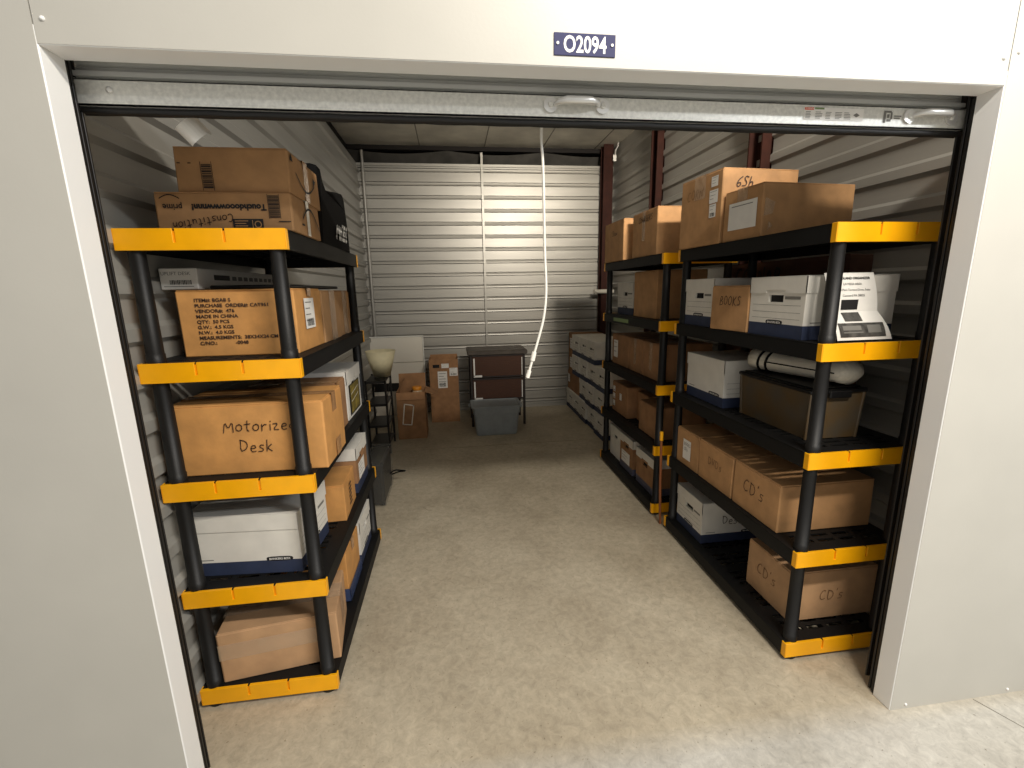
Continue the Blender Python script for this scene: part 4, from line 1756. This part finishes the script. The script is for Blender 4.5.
t = open_carton('tall_open_carton', 'tall brown carton with address label against the back wall', -.425, -.072, 4.28, 4.60, .800,
                (('b', .02, 5),))
label_sheet(t, 'front', .10, .44, .215, .65, 5, e=.0015, bars=True)
label_sheet(t, 'front', .15, .69, .24, .745, 2, e=.0015)
label_sheet(t, 'front', .245, .59, .345, .69, 2, e=.0015, bars=True)
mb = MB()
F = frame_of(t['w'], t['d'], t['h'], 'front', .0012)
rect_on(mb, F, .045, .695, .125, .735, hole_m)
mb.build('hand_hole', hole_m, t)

# wicker drawer unit
t = thing('wicker_drawer_unit', 'dark two-tier wicker unit with flat top behind the grey tote', 'drawer unit', (.395, 4.22, 0))
for sx in (-1, 1):
    for sy in (-1, 1):
        mb = MB()
        mb.box((sx * .315 - .014, sy * .20 - .014, 0), (sx * .315 + .014, sy * .20 + .014, .87), bev=.003)
        mb.build('leg', wicker_d, t)
mb = MB()
mb.box((-.355, -.235, .872), (.355, .235, .925), bev=.008)
mb.build('top_board', mat('weathered_board', (70, 62, 54), .6, var=.2, scale=10), t)
for (z0, z1) in ((.335, .585), (.61, .865)):
    mb = MB()
    mb.box((-.300, -.205, z0), (.300, .2, z1), bev=.006)
    for q in range(1, 12):
        zz = z0 + (z1 - z0) * q / 12
        mb.box((-.295, -.209, zz - .003), (.295, -.204, zz + .003))
    b = mb.build('wicker_basket', wicker, t)
    mb = MB()
    mb.box((-.312, -.214, z1 - .012), (.312, -.2, z1 + .008), bev=.002)
    mb.box((-.312, -.214, z0 - .01), (.312, -.2, z0 + .008), bev=.002)
    mb.build('rim', wicker_d, b)
    mb = MB()
    mb.box((-.288, -.222, z0 + .01), (-.272, -.213, z1 - .03))
    mb.box((-.288, -.222, z0 - .0), (-.19, -.213, z0 + .022))
    mb.box((.285, -.222, z0 + .01), (.294, -.213, z1 - .03))
    mb.build('corner_bracket', white_m, b)

# grey tote
t = thing('storage_tote', 'grey plastic storage tote on the floor before the wicker unit', 'tote', (.335, 3.78, .001))
mb = MB()


def ring(hx, hy, z, r=.03, n=5):
    out = []
    for (sx, sy, a0) in ((1, 1, 0), (-1, 1, 90), (-1, -1, 180), (1, -1, 270)):
        for k in range(n):
            a = R(a0 + 90 * k / (n - 1))
            out.append((sx * (hx - r) + r * math.cos(a), sy * (hy - r) + r * math.sin(a), z))
    return out


lv = [ring(.225, .135, 0), ring(.235, .142, .02), ring(.255, .158, .255), ring(.264, .166, .257), ring(.268, .168, .325), ring(.283, .182, .327),
      ring(.285, .184, .348), ring(.262, .162, .350), ring(.255, .155, .343), ring(.05, .04, .346)]
vs = [p for l in lv for p in l]
n = len(lv[0])
fs = []
for i in range(len(lv) - 1):
    for k in range(n):
        fs.append((i * n + k, i * n + (k + 1) % n, (i + 1) * n + (k + 1) % n, (i + 1) * n + k))
fs.append(tuple(range(n))[::-1])
fs.append(tuple(range((len(lv) - 1) * n, len(lv) * n)))
mb.mesh(vs, fs, None, False)
# moulded ribs on the front and back
for xx in (-.165, -.055, .075, .175):
    for s in (-1, 1):
        mb.mesh([(xx - .004, s * .139, .02), (xx + .004, s * .139, .02), (xx + .004, s * .157, .256), (xx - .004, s * .157, .256),
                 (xx - .004, s * .150, .02), (xx + .004, s * .150, .02), (xx + .004, s * .166, .256), (xx - .004, s * .166, .256)],
                [(0, 1, 2, 3), (7, 6, 5, 4), (0, 4, 5, 1), (1, 5, 6, 2), (2, 6, 7, 3), (3, 7, 4, 0)])
mb.build('tote_body', tote_m, t)
for s in (-1, 1):
    mb = MB()
    mb.tube([(s * .283, -.05, .338), (s * .305, -.05, .325), (s * .305, .05, .325), (s * .283, .05, .338)], .006, None, 8)
    mb.build('handle', tote_m, t)

clean_props()
